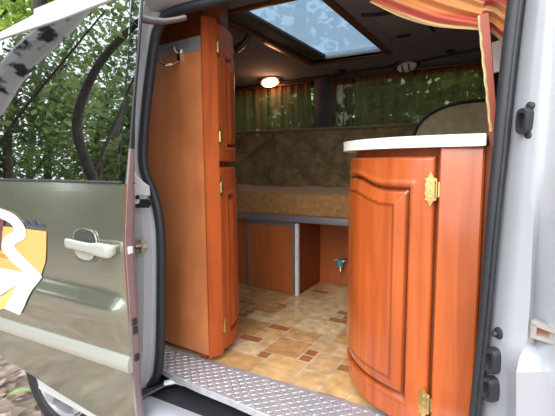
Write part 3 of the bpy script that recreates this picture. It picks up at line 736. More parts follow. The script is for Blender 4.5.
# rounded tan cushion with dark piping
root = empty('corner_cushion', (-.22, 2.0, 1.085), 'tan cushion with rounded top and dark piping standing behind the countertop', 'cushion')
prof = [(-.41, 1.087), (-.41, 1.30), (-.395, 1.375), (-.36, 1.425), (-.305, 1.460), (-.24, 1.480), (-.16, 1.488), (-.05, 1.490), (.03, 1.488), (.03, 1.087)]
p2, _ = spline([Vector(p) for p in prof[1:9]], 40); p2 = [Vector(prof[0])]+p2+[Vector(prof[9])]
bm = BM(); cx_, cz_ = -.19, 1.26; rows = []
for s, y in ((.0, 1.972), (.5, 1.970), (.85, 1.975), (.95, 1.982), (1, 1.995), (1, 2.05), (.9, 2.07), (0, 2.07)):
    rows.append([(cx_+(p.x-cx_)*s, y, cz_+(p.y-cz_)*s) for p in p2])
loft(bm, rows, True); obj('pad', bm, M['velour_tan'], root, sharp=60)
bm = BM(); tube(bm, [(p.x, 1.990, p.y) for p in p2[:-1]], .007, 8); obj('piping', bm, M['headdark'], root)

# far window curtains
def sheer(x0, x1, label, folds, mat, ph, z1=1.732):
    bm = BM(); nu, nv = int(folds*14), 16; rows = []
    for j in range(nv+1):
        w = j/nv; z = 1.405+(z1-1.405)*w; r_ = []
        for i in range(nu+1):
            u_ = i/nu; x = x0+(x1-x0)*u_+.008*math.sin(u_*folds*2*PI+w*1.5)*(1-w)
            r_.append((x, 2.418+.014*math.sin(u_*folds*2*PI+ph)*(1-.35*w)+.004*math.sin(u_*folds*5.3*PI+w*3), z))
        rows.append(r_)
    loft(bm, rows)
    o = obj('window_curtain', bm, mat, None, label, 'curtain', 'sheer curtains on the far windows', recalc=False, sharp=90)
    return o
sheer(-1.95, -1.46, 'sheer olive curtain on the left far window, behind the glowing lamp', 7, M['sheer'], 0)
sheer(-1.45, -1.135, 'sheer olive curtain on the left far window, beside the pillar between windows', 5, M['sheer'], 1)
sheer(-1.00, -.86, 'reddish bunched curtain on the right far window, beside the pillar', 4, M['sheer_red'], .5)
sheer(-.85, -.50, 'thin sheer curtain in the middle of the right far window', 5, M['sheer_thin'], 2)
sheer(-.49, -.11, 'thin sheer curtain on the right far window, behind the tan cushion', 5, M['sheer_thin'], 1)
for a, b_, lb in ((-1.96, -1.12, 'thin brown curtain rail over the left far window'), (-1.0, -.09, 'thin brown curtain rail over the right far window')):
    bm = BM(); tube(bm, [(a, 2.40, 1.738), (b_, 2.40, 1.738)], .006, 8)
    for k in range(4): x = a+(b_-a)*(k+.5)/4; tube(bm, [(x, 2.40, 1.738), (x, 2.425, 1.752)], .005, 6)
    recenter(obj('curtain_rail', bm, M['trim_wood'], None, lb, 'curtain rail'))

# ------------------------------------------------------------------ step plate
root = empty('step_plate', (-.55, .96, FZ), 'ribbed aluminium tread plate along the doorway sill', 'step plate')
fy = lambda x: interp(x, [-1.1, -.993, -.908, -.795, -.677, -.561, -.40, -.02], [.960, .934, .916, .904, .897, .886, .875, .860])
bm = BM(); rows = []
for i in range(61):
    x = -1.10+1.08*i/60; y = fy(x)
    rows.append([(x, 1.055, FZ-.004), (x, 1.055, FZ+.002), (x, y+.004, FZ+.002), (x, y, FZ-.001), (x, y-.002, FZ-.016), (x, y+.006, FZ-.016), (x, y+.012, FZ-.006)])
vs = loft(bm, rows, True); bm.faces.new(vs[0]); bm.faces.new(vs[-1]); obj('sheet', bm, M['tread'], root, sharp=30)
bm = BM(); p_ = .0165; k = 0
for i in range(66):
    for j in range(12):
        x = -1.09+i*p_; y = .870+j*p_
        if y < fy(x)+.007 or y > 1.05: continue
        a = PI/4 if (i+j) % 2 else -PI/4
        O = Vector((x, y, FZ+.0015)); U_ = Vector((math.cos(a), math.sin(a), 0)); V_ = Vector((-math.sin(a), math.cos(a), 0))
        base = [bm.verts.new(O+U_*c*.0105+V_*d_*.0035) for c, d_ in ((-1, 0), (-.4, 1), (.4, 1), (1, 0), (.4, -1), (-.4, -1))]
        top = [bm.verts.new(O+U_*c*.0075+V_*d_*.0012+Vector((0, 0, .0021))) for c, d_ in ((-1, 0), (-.4, 1), (.4, 1), (1, 0), (.4, -1), (-.4, -1))]
        bm.faces.new(top)
        for q in range(6): bm.faces.new((base[q], base[(q+1) % 6], top[(q+1) % 6], top[q]))
obj('tread_pattern', bm, M['tread'], root)

# ------------------------------------------------------------------ van body around the doorway
BP = [
 [ (0.005, 0.965, 1.651), (0.03, 0.91, 1.621), (0.041, 0.899, 1.613), (0.053, 0.895, 1.608), (0.127, 0.845, 1.567) ],
 [ (-0.001, 0.95, 1.538), (0.025, 0.895, 1.515), (0.037, 0.884, 1.509), (0.051, 0.88, 1.505), (0.123, 0.83, 1.475) ],
 [ (-0.008, 0.942, 1.426), (0.021, 0.887, 1.411), (0.036, 0.876, 1.406), (0.052, 0.872, 1.404), (0.12, 0.822, 1.385) ],
 [ (-0.014, 0.933, 1.311), (0.017, 0.878, 1.304), (0.035, 0.867, 1.302), (0.052, 0.863, 1.301), (0.117, 0.813, 1.293) ],
 [ (-0.02, 0.925, 1.193), (0.014, 0.87, 1.196), (0.036, 0.859, 1.197), (0.05, 0.855, 1.197), (0.114, 0.805, 1.2) ],
 [ (-0.026, 0.925, 1.072), (0.012, 0.87, 1.084), (0.038, 0.859, 1.089), (0.047, 0.883, 1.085), (0.112, 0.805, 1.104) ],
 [ (-0.032, 0.925, 0.945), (0.01, 0.87, 0.969), (0.04, 0.859, 0.977), (0.048, 0.897, 0.967), (0.11, 0.805, 1.005) ],
 [ (-0.035, 0.925, 0.859), (0.007, 0.87, 0.889), (0.039, 0.859, 0.901), (0.051, 0.883, 0.894), (0.109, 0.805, 0.937) ],
 [ (-0.036, 0.925, 0.823), (0.007, 0.87, 0.857), (0.029, 0.847, 0.872), (0.06, 0.857, 0.876), (0.109, 0.805, 0.909) ],
 [ (-0.037, 0.925, 0.788), (0.008, 0.87, 0.825), (0.024, 0.829, 0.848), (0.067, 0.825, 0.861), (0.108, 0.805, 0.881) ],
 [ (-0.04, 0.925, 0.688), (0.012, 0.87, 0.736), (0.028, 0.829, 0.764), (0.076, 0.825, 0.782), (0.107, 0.805, 0.803) ],
 [ (-0.043, 0.925, 0.561), (0.014, 0.87, 0.622), (0.03, 0.829, 0.657), (0.081, 0.825, 0.681), (0.105, 0.805, 0.704) ],
]
CP = [
 [ (-1.071, 0.825, 1.75), (-1.022, 0.865, 1.75), (-0.915, 0.895, 1.75), (-0.918, 0.933, 1.75), (-0.900, 0.949, 1.75) ],
 [ (-1.08, 0.825, 1.707), (-1.03, 0.865, 1.71), (-0.951, 0.895, 1.704), (-0.958, 0.933, 1.718), (-0.937, 0.949, 1.719) ],
 [ (-1.083, 0.816, 1.536), (-1.032, 0.856, 1.538), (-0.993, 0.886, 1.539), (-1.001, 0.924, 1.548), (-0.979, 0.94, 1.548) ],
 [ (-1.077, 0.802, 1.389), (-1.025, 0.842, 1.39), (-1.012, 0.872, 1.392), (-1.02, 0.91, 1.397), (-0.998, 0.926, 1.397) ],
 [ (-1.073, 0.792, 1.272), (-1.022, 0.832, 1.272), (-1.023, 0.862, 1.273), (-1.031, 0.9, 1.274), (-1.009, 0.916, 1.274) ],
 [ (-1.069, 0.785, 1.208), (-1.018, 0.825, 1.207), (-1.01, 0.855, 1.206), (-1.019, 0.893, 1.205), (-0.997, 0.909, 1.205) ],
 [ (-1.074, 0.785, 1.154), (-1.022, 0.825, 1.153), (-0.983, 0.855, 1.152), (-0.991, 0.893, 1.15), (-0.969, 0.909, 1.15) ],
 [ (-1.078, 0.784, 1.088), (-1.026, 0.824, 1.087), (-0.961, 0.854, 1.087), (-0.968, 0.892, 1.083), (-0.946, 0.908, 1.082) ],
 [ (-1.086, 0.784, 1.003), (-1.032, 0.824, 1.001), (-0.953, 0.854, 1.002), (-0.96, 0.892, 0.995), (-0.938, 0.908, 0.995) ],
 [ (-1.099, 0.782, 0.814), (-1.044, 0.822, 0.811), (-0.962, 0.852, 0.815), (-0.969, 0.89, 0.802), (-0.946, 0.906, 0.801) ],
 [ (-1.112, 0.781, 0.65), (-1.055, 0.821, 0.646), (-0.976, 0.851, 0.652), (-0.982, 0.889, 0.635), (-0.959, 0.905, 0.633) ],
 [ (-1.121, 0.78, 0.531), (-1.062, 0.82, 0.528), (-1.003, 0.85, 0.529), (-1.009, 0.888, 0.509), (-0.985, 0.904, 0.507) ],
 [ (-1.132, 0.78, 0.409), (-1.071, 0.82, 0.405), (-1.036, 0.85, 0.399), (-1.043, 0.888, 0.375), (-1.018, 0.904, 0.374) ],
]
SEAL_L = [(-0.473, 0.945, 1.684), (-0.588, 0.945, 1.68), (-0.735, 0.945, 1.676), (-0.844, 0.945, 1.678), (-0.911, 0.945, 1.67), (-0.949, 0.945, 1.645), (-0.968, 0.94, 1.591), (-0.992, 0.925, 1.427), (-1.004, 0.912, 1.274), (-0.993, 0.905, 1.205), (-0.965, 0.905, 1.15), (-0.942, 0.904, 1.083), (-0.934, 0.904, 0.996), (-0.942, 0.902, 0.803), (-0.954, 0.901, 0.636), (-0.972, 0.9, 0.547), (-1.006, 0.9, 0.5)]
SEAL_R = [(0.011, 0.945, 1.745), (0.002, 0.944, 1.643), (-0.008, 0.935, 1.534), (-0.016, 0.922, 1.395), (-0.022, 0.91, 1.252), (-0.029, 0.904, 1.095), (-0.035, 0.903, 0.91), (-0.045, 0.901, 0.7), (-0.05, 0.9, 0.552)]
def dense(grid, k=4):
    out = []
    for i in range(len(grid)-1):
        for a in range(k):
            t = a/k; out.append([tuple(p[c]*(1-t)+q[c]*t for c in range(3)) for p, q in zip(grid[i], grid[i+1])])
    out.append(grid[-1]); return out
van = empty('camper_van', (-.6, 1.6, 0), 'silver camper van body around the open side doorway', 'van')
bm = BM(); rows = [list(r_) for r_ in BP]
rows.insert(0, [(p[0]+.012, p[1]+.012, p[2]+.12) for p in rows[0]]); rows.append([(p[0], p[1], p[2]-.16) for p in rows[-1]])
for r_ in rows: r_.append((r_[-1][0]+.5, r_[-1][1]+.005, r_[-1][2])); r_.insert(0, (r_[0][0]+.025, r_[0][1]+.03, r_[0][2]))
loft(bm, rows); bmesh.ops.subdivide_edges(bm, edges=bm.edges[:], cuts=2, use_grid_fill=True, smooth=.35)
obj('front_pillar', bm, M['paint_body'], van, sharp=42)
bm = BM(); rows = [list(r_) for r_ in CP]
for r_ in rows: r_.insert(0, (r_[0][0]-.35, r_[0][1]+.02, r_[0][2])); r_.append((r_[-1][0]-.03, r_[-1][1]+.03, r_[-1][2]))
loft(bm, rows); bmesh.ops.subdivide_edges(bm, edges=bm.edges[:], cuts=2, use_grid_fill=True, smooth=.35)
obj('rear_pillar', bm, M['paint_pillar'], van, sharp=42)
# inner lining between seal and interior on both sides and over the doorway
bm = BM(); p2, _ = spline([Vector(p) for p in SEAL_L], 120)
loft(bm, [[(p.x-.005, p.y+.005, p.z+.004), (p.x-.075, p.y+.055, p.z+.03), (p.x-.16, p.y+.075, p.z+.06)] for p in p2])
obj('door_lining', bm, M['interior'], van, 'dark lining inside the door seal')
bm = BM(); p3, _ = spline([Vector(p) for p in SEAL_R], 60)
loft(bm, [[(p.x+.004, p.y+.004, p.z), (p.x+.012, p.y+.10, p.z), (p.x+.3, p.y+.14, p.z)] for p in p3]); obj('door_lining', bm, M['interior'], van)
# roof side over the doorway, door track hidden beneath it
bm = BM(); rows = []
for x in (-1.3, -1.1, -.98, -.9, -.5, 0, .4, .95):
    rows.append([(x, .955, 1.684), (x, .925, 1.688), (x, .895, 1.70), (x, .875, 1.725), (x, .90, 1.765), (x, .98, 1.80), (x, 1.10, 1.816)])
loft(bm, rows); obj('roof_side', bm, M['paint_pillar'], van, sharp=60)
bm = BM(); tube(bm, p2, .0150, 10)
obj('door_seal', bm, M['rubber'], van, 'black rubber seal of the rear pillar and door top', sharp=60)
bm = BM(); tube(bm, p3, [interp(p.z, [.55, .9, 1.3, 1.6], [.0095, .0100, .0150, .0165]) for p in p3], 12)
tube(bm, [(p.x+.008, p.y-.011, p.z) for p in p3], .005, 8)
obj('door_seal', bm, M['rubber'], van, 'black rubber seal of the front pillar', sharp=60)
# sill with track
bm = BM(); rows = []
for i in range(30):
    x = -1.12+1.3*i/29
    rows.append([(x, .886, .480), (x, .881, .497), (x, .840, .501), (x, .805, .492), (x, .785, .465), (x, .780, .40), (x, .80, .33)])
loft(bm, rows); obj('sill', bm, M['paint_body'], van, sharp=50)
bm = BM(); box(bm, -1.10, .1, .884, .96, .455, .478)
for y in (.890, .912, .930): tube(bm, [(-1.05, y, .482), (.1, y, .482)], .006, 8)
obj('door_track', bm, M['rubber'], van)
bm = BM(); box(bm, -1.05, .1, .955, .97, .455, .548); obj('step_riser', bm, M['rubber'], van)
# striker and hinge bracket on the rear pillar
O = Vector((-.940, .832, .989)); U_ = Vector((.94, .34, 0)).normalized(); Nn = Vector((.34, -.94, 0)); Z = Vector((0, 0, 1))
bm = BM(); plate(bm, [(-.020, .004), (-.012, .020), (.004, .026), (.018, .014), (.020, -.006), (.008, -.024), (-.010, -.022), (-.020, -.008)], (O, U_, Z, Nn), .005); stq = obj('striker_plate', bm, plain('pale_brass_zinc', (.62, .55, .42), .2, 90, metal=.5, rough=.4), van)
bm = BM(); tube(bm, [O+U_*-.010+Nn*.004, O+U_*-.010+Nn*.026, O+U_*.010+Nn*.026, O+U_*.010+Nn*.004], .004, 8); obj('striker_loop', bm, M['chrome'], stq)
for z in (.014, -.014): bm = BM(); lathe(bm, [(.0055, .005), (.005, .008), (0, .0085)], O+Z*z, Nn, 8); obj('bolt', bm, M['zinc'], stq)
O = Vector((-.962, .838, 1.156))
bm = BM(); plate(bm, [(-.045, .055), (-.005, .060), (.012, .035), (.030, .020), (.045, .010), (.046, -.018), (.016, -.012), (.014, -.040), (-.020, -.050), (-.045, -.046)], (O, U_, Z, Nn), .010); hb = obj('rail_bracket', bm, M['white_metal'], van)
for u_, z in ((-.005, .035), (.012, -.022), (-.01, -.03)): bm = BM(); lathe(bm, [(.007, .010), (.006, .014), (0, .0145)], O+U_*u_+Z*z, Nn, 8); obj('bolt', bm, M['plastic'], hb)
bm = BM(); plate(bm, [(-.05, .010), (.020, .012), (.030, .0), (.020, -.014), (-.05, -.014)], (Vector((-.940, .843, 1.116)), U_, Z, Nn), .003); obj('rail_slot', bm, M['plastic'], van)
# front pillar fittings
def facepanel(x, y): return Vector((x, y, 0))
PT = Vector((.60, -.60, 0)).normalized(); PN = Vector((-.68, -.73, 0)).normalized()
def oval(O, w, h, name, par=van):
    O = Vector(O); bm = BM(); k = 20
    ring = lambda s, n_: [O+PT*(w*s*math.copysign(abs(math.cos(2*PI*i/k))**.6, math.cos(2*PI*i/k)))+Z*(h*s*math.copysign(abs(math.sin(2*PI*i/k))**.6, math.sin(2*PI*i/k)))+PN*n_ for i in range(k)]
    vs = loft(bm, [ring(1.0, -.01), ring(1.0, .010), ring(.9, .015), ring(.62, .015), ring(.5, .004), ring(.02, .003)], True)
    return obj(name, bm, M['plastic'], par, sharp=50)
ov = oval((.019, .879, 1.302), .013, .024, 'latch_socket')
for z in (1.328, 1.276):
    bm = BM(); lathe(bm, [(.008, -.008), (.008, .002), (.005, .004), (0, .004)], Vector((.0225, .8755, z)), PN, 12); obj('screw_cap', bm, M['plastic'], ov)
oval((-.012, .889, .836), .0145, .026, 'contact_socket'); oval((-.014, .888, .776), .0145, .025, 'contact_socket')
bm = BM(); lathe(bm, [(.012, -.004), (.012, .002), (.009, .004), (.0045, .005), (.0045, .011), (.006, .013), (.004, .016), (0, .016)], Vector((-.007, .889, .893)), PN, 14); obj('door_switch', bm, M['plastic'], van)
O = Vector((.047, .866, .918)); bm = BM()
plate(bm, [(-.008, .022), (.004, .022), (.004, -.022), (-.008, -.020)], (O, PT, Z, PN), .005)
Q = (O+Z*-.010, Vector((.96, -.28, 0)), Z, Vector((-.28, -.96, 0)))
for q in ([(0, 0), (.046, -.002), (.046, .005), (0, .008)], [(0, .024), (.040, .018), (.046, .022), (.008, .034), (0, .034)], [(0, .008), (.009, .008), (.009, .026), (0, .026)], [(.038, .003), (.046, .003), (.046, .021), (.038, .021)]): plate(bm, q, Q, .012)
ls = obj('lock_striker', bm, plain('pale_steel', (.50, .48, .45), .1, 60, metal=.5, rough=.35), van)
bm = BM(); plate(bm, [(.006, .006), (.042, .004), (.042, .020), (.006, .026)], Q, .003); obj('striker_pocket', bm, plain('copper_pocket', (.30, .14, .08), metal=.5, rough=.4), ls)

# rear wheel
WC = Vector((-1.458, .875, .437)); WS = .80; wh = None
def WL(bm, prof, n_=64): lathe(bm, [(r_*WS, h*WS) for r_, h in prof], WC, (0, -1, 0), n_)
bm = BM(); WL(bm, [(.212, -.02), (.217, .002), (.232, .016), (.275, .016), (.300, .008), (.315, -.01), (.318, -.06), (.318, -.16), (.30, -.20), (.21, -.20)])
wh = obj('tyre', bm, M['tyre'], van, sharp=40)
bm = BM(); WL(bm, [(.216, -.002), (.214, .008), (.207, .008), (.201, -.002), (.196, -.002), (.190, -.03), (.182, -.12)])
for k in range(5):
    a = 2*PI*k/5+.30
    d0 = Vector((math.cos(a), 0, math.sin(a))); t0 = Vector((-math.sin(a), 0, math.cos(a)))
    rows = []
    for r_, hw, y in ((.035, .030, -.004), (.08, .022, -.006), (.13, .022, -.002), (.17, .032, .0), (.198, .050, .002)):
        c = WC+d0*r_*WS; rows.append([c+(t0*q*hw+Vector((0, -yy, 0)))*WS for q, yy in ((-1, y-.03), (-.9, y), (-.3, y+.010), (.3, y+.010), (.9, y), (1, y-.03))])
    loft(bm, rows)
WL(bm, [(.055, -.03), (.052, .002), (.038, .012), (.034, .008), (0, .008)], 24)
obj('rim', bm, M['alloy'], wh)
bm = BM(); WL(bm, [(.19, -.10), (.15, -.06), (.02, -.05)], 32); obj('brake_disc', bm, plain('brake_dark', (.16, .16, .17), metal=.4, rough=.5), wh)
# wheel arch and rear quarter panel behind the sliding door
AR = .285
qa = [(WC.x+AR*math.cos(PI*k/24), WC.z+AR*math.sin(PI*k/24)) for k in range(25)]
qa = [q for q in qa if q[0] > WC.x or q[1] > .60]
bm = BM(); loft(bm, [[(x, .83, z), (x, 1.15, z)] for x, z in qa]); obj('wheel_arch', bm, M['plastic'], van)
bm = BM()
def ybody(z): return interp(z, [.3, .6, .85, 1.17, 1.64, 1.72], [.81, .81, .80, .81, .87, .90])
vs = [[(x, ybody(z), z), (x, ybody(max(z, .9)), max(z, .74)), (x, ybody(1.2), 1.2), (x, ybody(1.64), 1.64)] for x, z in [(-1.02, .36)]+qa+[(-2.05, .66)]]
loft(bm, vs); obj('quarter_panel', bm, M['paint_pillar'], van)
bm = BM(); box(bm, -1.15, .2, .86, 2.45, .34, .50); box(bm, -1.9, .2, 1.2, 2.45, .46, .50); obj('underbody', bm, M['plastic'], van)

# ------------------------------------------------------------------ sliding door
door = empty('sliding_door', (-1.4, .74, .45), 'silver sliding door with dark window slid open over the rear wheel', 'door')
def yD(z): return interp(z, [.45, .6, .72, .85, 1.0, 1.17, 1.4, 1.66, 1.75], [.752, .736, .728, .7225, .7225, .727, .748, .785, .80])
def xE(z): return interp(z, [.44, .519, .74, .869, 1.031, 1.181, 1.368, 1.52, 1.649, 1.75], [-.900, -.896, -.885, -.882, -.886, -.872, -.859, -.853, -.851, -.850])
def zB(x): return interp(x, [-2.0, -1.75, -1.613, -1.454, -1.259, -1.086, -.90], [.60, .555, .528, .508, .478, .457, .445])
def ydoor(z): return yD(z)-.019*smooth((.880-z)/.050)*(1-smooth((.82-z)/.11))
XL = -2.0; ZW = 1.178
bm = BM(); NX, NZ = 60, 48; g = []
for j in range(NZ+1):
    w = j/NZ; r_ = []
    for i in range(NX+1):
        u_ = i/NX; ze = zB(XL+(xE(.6)-XL)*u_); z = ze+(ZW-ze)*w; x = XL+(xE(z)-XL)*u_
        y = yD(z)+(ydoor(z)-yD(z))*smooth((xE(z)-x)/.030)
        r_.append((x, y, z))
    r_.append((xE(r_[-1][2])+.001, r_[-1][1]+.012, r_[-1][2]))
    g.append(r_)
loft(bm, g)
# return of the lower lip
loft(bm, [[(p[0], p[1], p[2]) for p in g[0]], [(p[0], p[1]+.035, p[2]+.004) for p in g[0]]])
loft(bm, [[(p[0], p[1], p[2]) for p in g[-1]], [(p[0], p[1]+.012, p[2]+.003) for p in g[-1]], [(p[0], p[1]+.03, p[2]) for p in g[-1]]])
obj('door_panel', bm, M['paint'], door, sharp=40)
for za, zb_, nm, mt in ((.447, 1.27, 'door_edge', M['edge']), (1.27, 1.70, 'window_edge', M['plastic'])):
    bm = BM(); rows = []
    for k in range(40):
        z = za+(zb_-za)*k/39; x = xE(z); y = yD(z); ed = interp(z, [.5, .8, 1.1, 1.35, 1.7], [.6, .9, .9, .25, .15])
        rows.append([(x-.001, y+.004, z), (x+.002, y+.007, z), (x+.002, y+.007+.022*ed, z), (x-.004, y+.010+.024*ed, z), (x-.006, y+.012+.034*ed, z), (x-.05, y+.014+.040*ed, z)])
    loft(bm, rows); obj(nm, bm, mt, door, sharp=30)
for z in (1.0, .80, .775, .695):
    bm = BM(); box(bm, xE(z)-.002, xE(z)+.007, yD(z)+.012, yD(z)+.026, z-.010, z+.010, .002); obj('edge_clip', bm, M['white_metal'] if z > .9 else M['plastic'], door)
bm = BM(); box(bm, XL, -.92, .762, .780, .60, 1.165); obj('inner_skin', bm, M['plastic'], door)
# window: glass, black trim strip, bright frame
def zT(x): return interp(x, [-2.0, -1.526, -1.191, -.977, -.85], [1.640, 1.657, 1.663, 1.675, 1.680])
def xG(z): return xE(z)-interp(z, [1.17, 1.65], [.038, .038])
bm = BM(); rows = []
for j in range(13):
    w = j/12; r_ = []
    for i in range(31):
        u_ = i/30; zt = zT(XL+(-.87-XL)*u_); z = ZW+.002+(zt-ZW)*w; x = XL+(xG(z)-XL)*u_; r_.append((x, interp(z, [1.17, 1.70], [.7285, .7915])+.003, z))
    rows.append(r_)
loft(bm, rows); obj('window_glass', bm, M['glass_door'], door, 'dark tinted reflective window glass', sharp=80)
bm = BM(); rows = []
for k in range(20):
    z = ZW+(1.70-ZW)*k/19; x0 = xG(z)-.002; x1 = xE(z); y = interp(z, [1.17, 1.70], [.7285, .7915])
    rows.append([(x0, y+.004, z), (x0+.001, y, z), (x0+.006, y-.001, z), (x0+.007, y+.003, z), (x0+.010, y+.003, z), (x0+.011, y-.001, z), (x1-.002, y-.001, z), (x1, y+.006, z)])
loft(bm, rows); obj('window_trim', bm, M['glass_black'], door, 'glossy black trim strip', sharp=30)
bm = BM(); tube(bm, [(XL, .7255, ZW+.004), (-1.4, .7255, ZW+.004), (xE(ZW)-.01, .7255, ZW+.004)], .004, 8); obj('window_gasket', bm, M['rubber'], door)
bm = BM(); rows = []
for i in range(41):
    x = XL+(-.852-XL)*i/40; zb = zT(x)-.003; zt = interp(x, [-2.0, -1.53, -1.355, -1.216, -.95, -.85], [1.655, 1.682, 1.704, 1.723, 1.745, 1.75])
    yb = interp(zb, [1.17, 1.70], [.7285, .7915])
    rows.append([(x, yb+.004, zb), (x, yb-.003, zb+.002), (x, yb+(zt-zb)*.06, zb+(zt-zb)*.5), (x, yb+(zt-zb)*.18, zt-.003), (x, yb+(zt-zb)*.18+.008, zt), (x, yb+.035, zt-.004)])
loft(bm, rows); obj('top_frame', bm, M['rail'], door, 'bright silver frame above the window', sharp=40)
# rubbing strip
bm = BM(); rows = []
for i in range(31):
    x = XL+(-.886-XL)*i/30; zc_ = .668+.012*u_ if False else interp(x, [XL, -.886], [.660, .680]); yy = yD(zc_)
    rows.append([(x, yy+.004, zc_-.025), (x, yy-.008, zc_-.022), (x, yy-.013, zc_-.008), (x, yy-.012, zc_+.010), (x, yy-.006, zc_+.022), (x, yy+.004, zc_+.024)])
vs = loft(bm, rows); bm.faces.new(vs[-1]); obj('rubbing_strip', bm, M['strip'], door, sharp=50)
# handle
hz = 1.003
hd = None
bm = BM(); k = 28; O = Vector((-1.043, .7205, 1.002))
ring = lambda s, n_, zz=0: [O+Vector((.050*s*math.copysign(abs(math.cos(2*PI*i/k))**.55, math.cos(2*PI*i/k)), n_, .046*s*math.copysign(abs(math.sin(2*PI*i/k))**.55, math.sin(2*PI*i/k))+zz)) for i in range(k)]
loft(bm, [ring(1.06, .001), ring(1.04, -.0025), ring(.97, -.0022), ring(.9, -.0012), ring(.5, -.0008), ring(.02, -.0006)], True)
obj('handle_cup', bm, M['paint'], door)
bm = BM(); vs = [(O.x+.047*math.cos(a)*(1.0), O.y-.0032, O.z+.006+.040*math.sin(a)**.7) for a in [PI*i/16 for i in range(17)]]
bm.faces.new([bm.verts.new(v) for v in vs]); obj('cup_shade', bm, plain('cup_shade_grey', (.10, .10, .10), metal=.5, rough=.35), door, 'shade painted over the upper half of the handle cup')  # dark sheet painting the shade under the cup's upper rim
bm = BM(); bm.faces.new([bm.verts.new((O.x+.044*math.cos(a), O.y-.0034, O.z-.010-.032*abs(math.sin(a))**.6)) for a in [PI*i/16 for i in range(17)]]); obj('cup_highlight', bm, M['handle'], door, 'highlight painted on the lower half of the handle cup')  # bright sheet painting the light caught low in the cup
bm = BM(); rows = []
for t in [k/40 for k in range(41)]:
    x = -1.108+.199*t; e = min(1, min(t, 1-t)*12); e = math.sqrt(1-(1-e)**2) if e < 1 else 1
    h = (.0135+.006*smooth((t-.55)/.25))*(.45+.55*e); y = .7015-.004*math.sin(PI*t)+.010*(1-e); cz_ = hz+.005-.008*t
    rows.append([(x, y-.0075*math.copysign(abs(math.cos(a))**.6, math.cos(a))*(.5+.5*e), cz_+h*math.copysign(abs(math.sin(a))**.7, math.sin(a))) for a in [2*PI*q/18 for q in range(18)]])
vs = loft(bm, rows, True); bm.faces.new(vs[0]); bm.faces.new(vs[-1])
box(bm, -1.100, -1.080, .704, .728, hz-.004, hz+.012, .003); box(bm, -.958, -.916, .704, .728, hz-.014, hz+.010, .004)
hd = obj('handle', bm, M['handle'], door, sharp=60)
bm = BM(); lathe(bm, [(.0085, 0), (.008, .003), (.004, .0035), (0, .003)], (-.950, .6985, hz-.003), (0, -1, 0), 16); obj('lock', bm, M['chrome'], hd)
# printed decal on the door
dec = {'orange': [(-1.547, 1.025), (-1.374, 1.027), (-1.226, 1.027), (-1.232, 0.975), (-1.242, 0.93), (-1.275, 0.878), (-1.394, 0.879), (-1.572, 0.87)],
 'maroon': [(-1.54, 1.067), (-1.46, 1.051), (-1.479, 1.006), (-1.495, 0.943), (-1.568, 0.892)],
 'white': [(-1.537, 1.091), (-1.426, 1.077), (-1.37, 1.057), (-1.334, 1.024), (-1.343, 0.997), (-1.393, 0.976), (-1.401, 0.959), (-1.331, 0.92), (-1.264, 0.883), (-1.304, 0.867), (-1.381, 0.891), (-1.46, 0.926), (-1.486, 0.961), (-1.456, 0.994), (-1.405, 1.015), (-1.425, 1.04), (-1.54, 1.067)],
 'blade': [(-1.571, 0.878), (-1.394, 0.882), (-1.264, 0.883), (-1.297, 0.832), (-1.349, 0.781), (-1.415, 0.728), (-1.507, 0.736), (-1.417, 0.801), (-1.369, 0.849), (-1.466, 0.8), (-1.591, 0.751)],
 'yellow': [(-1.592, 0.747), (-1.467, 0.796), (-1.375, 0.844), (-1.417, 0.801), (-1.507, 0.736), (-1.598, 0.706)],
 'blue': [[(-1.355, 1.04), (-1.335, 1.057), (-1.315, 1.041)], [(-1.315, 1.041), (-1.291, 1.059), (-1.272, 1.041)], [(-1.272, 1.041), (-1.254, 1.05), (-1.229, 1.039)]]}
def decal(polys, mat, lift, label, curve=True):
    bm = BM()
    for p in polys:
        if curve: p, _ = spline([Vector(q) for q in p]+[Vector(p[0])], 160); p = p[:-1]
        lo, hi = min(q[1] for q in p), max(q[1] for q in p); n_ = max(8, int((hi-lo)/.002))
        def cuts(z):
            r_ = []
            for a, b_ in zip(p, list(p[1:])+[p[0]]):
                if (a[1] > z) != (b_[1] > z): r_.append(a[0]+(b_[0]-a[0])*(z-a[1])/(b_[1]-a[1]))
            return sorted(r_)
        for k in range(n_):
            z0 = lo+(hi-lo)*k/n_; z1 = lo+(hi-lo)*(k+1)/n_; c0 = cuts(z0+1e-5); c1 = cuts(z1-1e-5)
            if len(c0) != len(c1): c0 = c1 = cuts((z0+z1)/2)
            for m_ in range(0, len(c0)-1, 2):
                bm.faces.new([bm.verts.new((x, ydoor(z)-lift, z)) for x, z in ((c0[m_], z0), (c0[m_+1], z0), (c1[m_+1], z1), (c1[m_], z1))])
    bmesh.ops.remove_doubles(bm, verts=bm.verts, dist=1e-5)
    obj('decal', bm, mat, door, label, recalc=True)
decal([dec['orange']], M['decal_orange'], .0030, 'orange decal patch', False)
decal([dec['maroon']], M['decal_maroon'], .0040, 'dark maroon decal patch', False)
decal([dec['white']], M['decal_white'], .0050, 'white ribbon decal'); decal([dec['blade']], M['decal_white'], .0054, 'white blade-shaped decal', False)
decal([dec['yellow']], M['decal_yellow'], .0044, 'yellow decal streak', False)
decal(dec['blue'], M['decal_blue'], .0030, 'small dark blue mountain peaks decal', False)
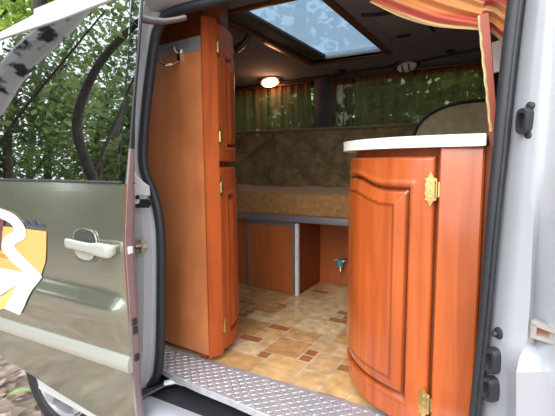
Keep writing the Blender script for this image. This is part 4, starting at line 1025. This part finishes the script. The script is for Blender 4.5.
# roller arms
bm = BM(); tube(bm, [(-.884, .790, 1.616), (-.881, .795, 1.615), (-.866, .83, 1.614), (-.846, .865, 1.618), (-.825, .89, 1.627), (-.808, .904, 1.633), (-.804, .907, 1.634)], [.015, .015, .013, .011, .010, .010, .006], 12, flat=.75); obj('upper_roller_arm', bm, M['arm'], door)
bm = BM(); tube(bm, [(-.99, .795, .500), (-.965, .86, .512), (-.945, .905, .520), (-.925, .93, .522)], [.014, .013, .012, .010], 10, flat=.6); obj('lower_roller_arm', bm, M['plastic'], door)
bm = BM(); tube(bm, [(-.945, .905, .524), (-.915, .930, .528), (-.888, .935, .520)], [.012, .013, .008], 10, flat=.6); obj('roller', bm, M['white_metal'], door)

# ------------------------------------------------------------------ light, sky, camera
w = bpy.data.worlds.new('overcast_sky'); sc.world = w; w.use_nodes = True
bg = w.node_tree.nodes['Background']; bg.inputs[0].default_value = (.86, .93, 1.0, 1); bg.inputs[1].default_value = 2.5
s = bpy.data.lights.new('sun', 'SUN'); s.energy = 2.6; s.angle = math.radians(50); s.color = (1, .96, .90)
so = bpy.data.objects.new('sun', s); C.objects.link(so); so.location = (1, -3, 5)
so.rotation_euler = Vector((.05, .80, -.66)).to_track_quat('-Z', 'Y').to_euler()
l = bpy.data.lights.new('lamp_glow', 'POINT'); l.energy = .45; l.color = (1, .5, .22); l.shadow_soft_size = .03
lo = bpy.data.objects.new('lamp_glow', l); C.objects.link(lo); lo.location = (-1.39, 2.30, 1.70)

cam = bpy.data.cameras.new('camera'); co = bpy.data.objects.new('camera', cam); C.objects.link(co); sc.camera = co
cam.sensor_fit = 'HORIZONTAL'; cam.sensor_width = 36; cam.lens = 409/555*36; cam.clip_start = .02
yaw, pit, rol = .51986, .10954, -.00746
F = Vector((-math.sin(yaw)*math.cos(pit), math.cos(yaw)*math.cos(pit), -math.sin(pit))); R_ = Vector((math.cos(yaw), math.sin(yaw), 0)); U_ = R_.cross(F)
R2 = R_*math.cos(rol)+U_*math.sin(rol); U2 = -R_*math.sin(rol)+U_*math.cos(rol)
mw = Matrix((R2, U2, -F)).transposed().to_4x4(); mw.translation = (0, 0, 1.23); co.matrix_world = mw
sc.view_settings.view_transform = 'Standard'; sc.view_settings.look = 'None'; sc.view_settings.exposure = 0.15
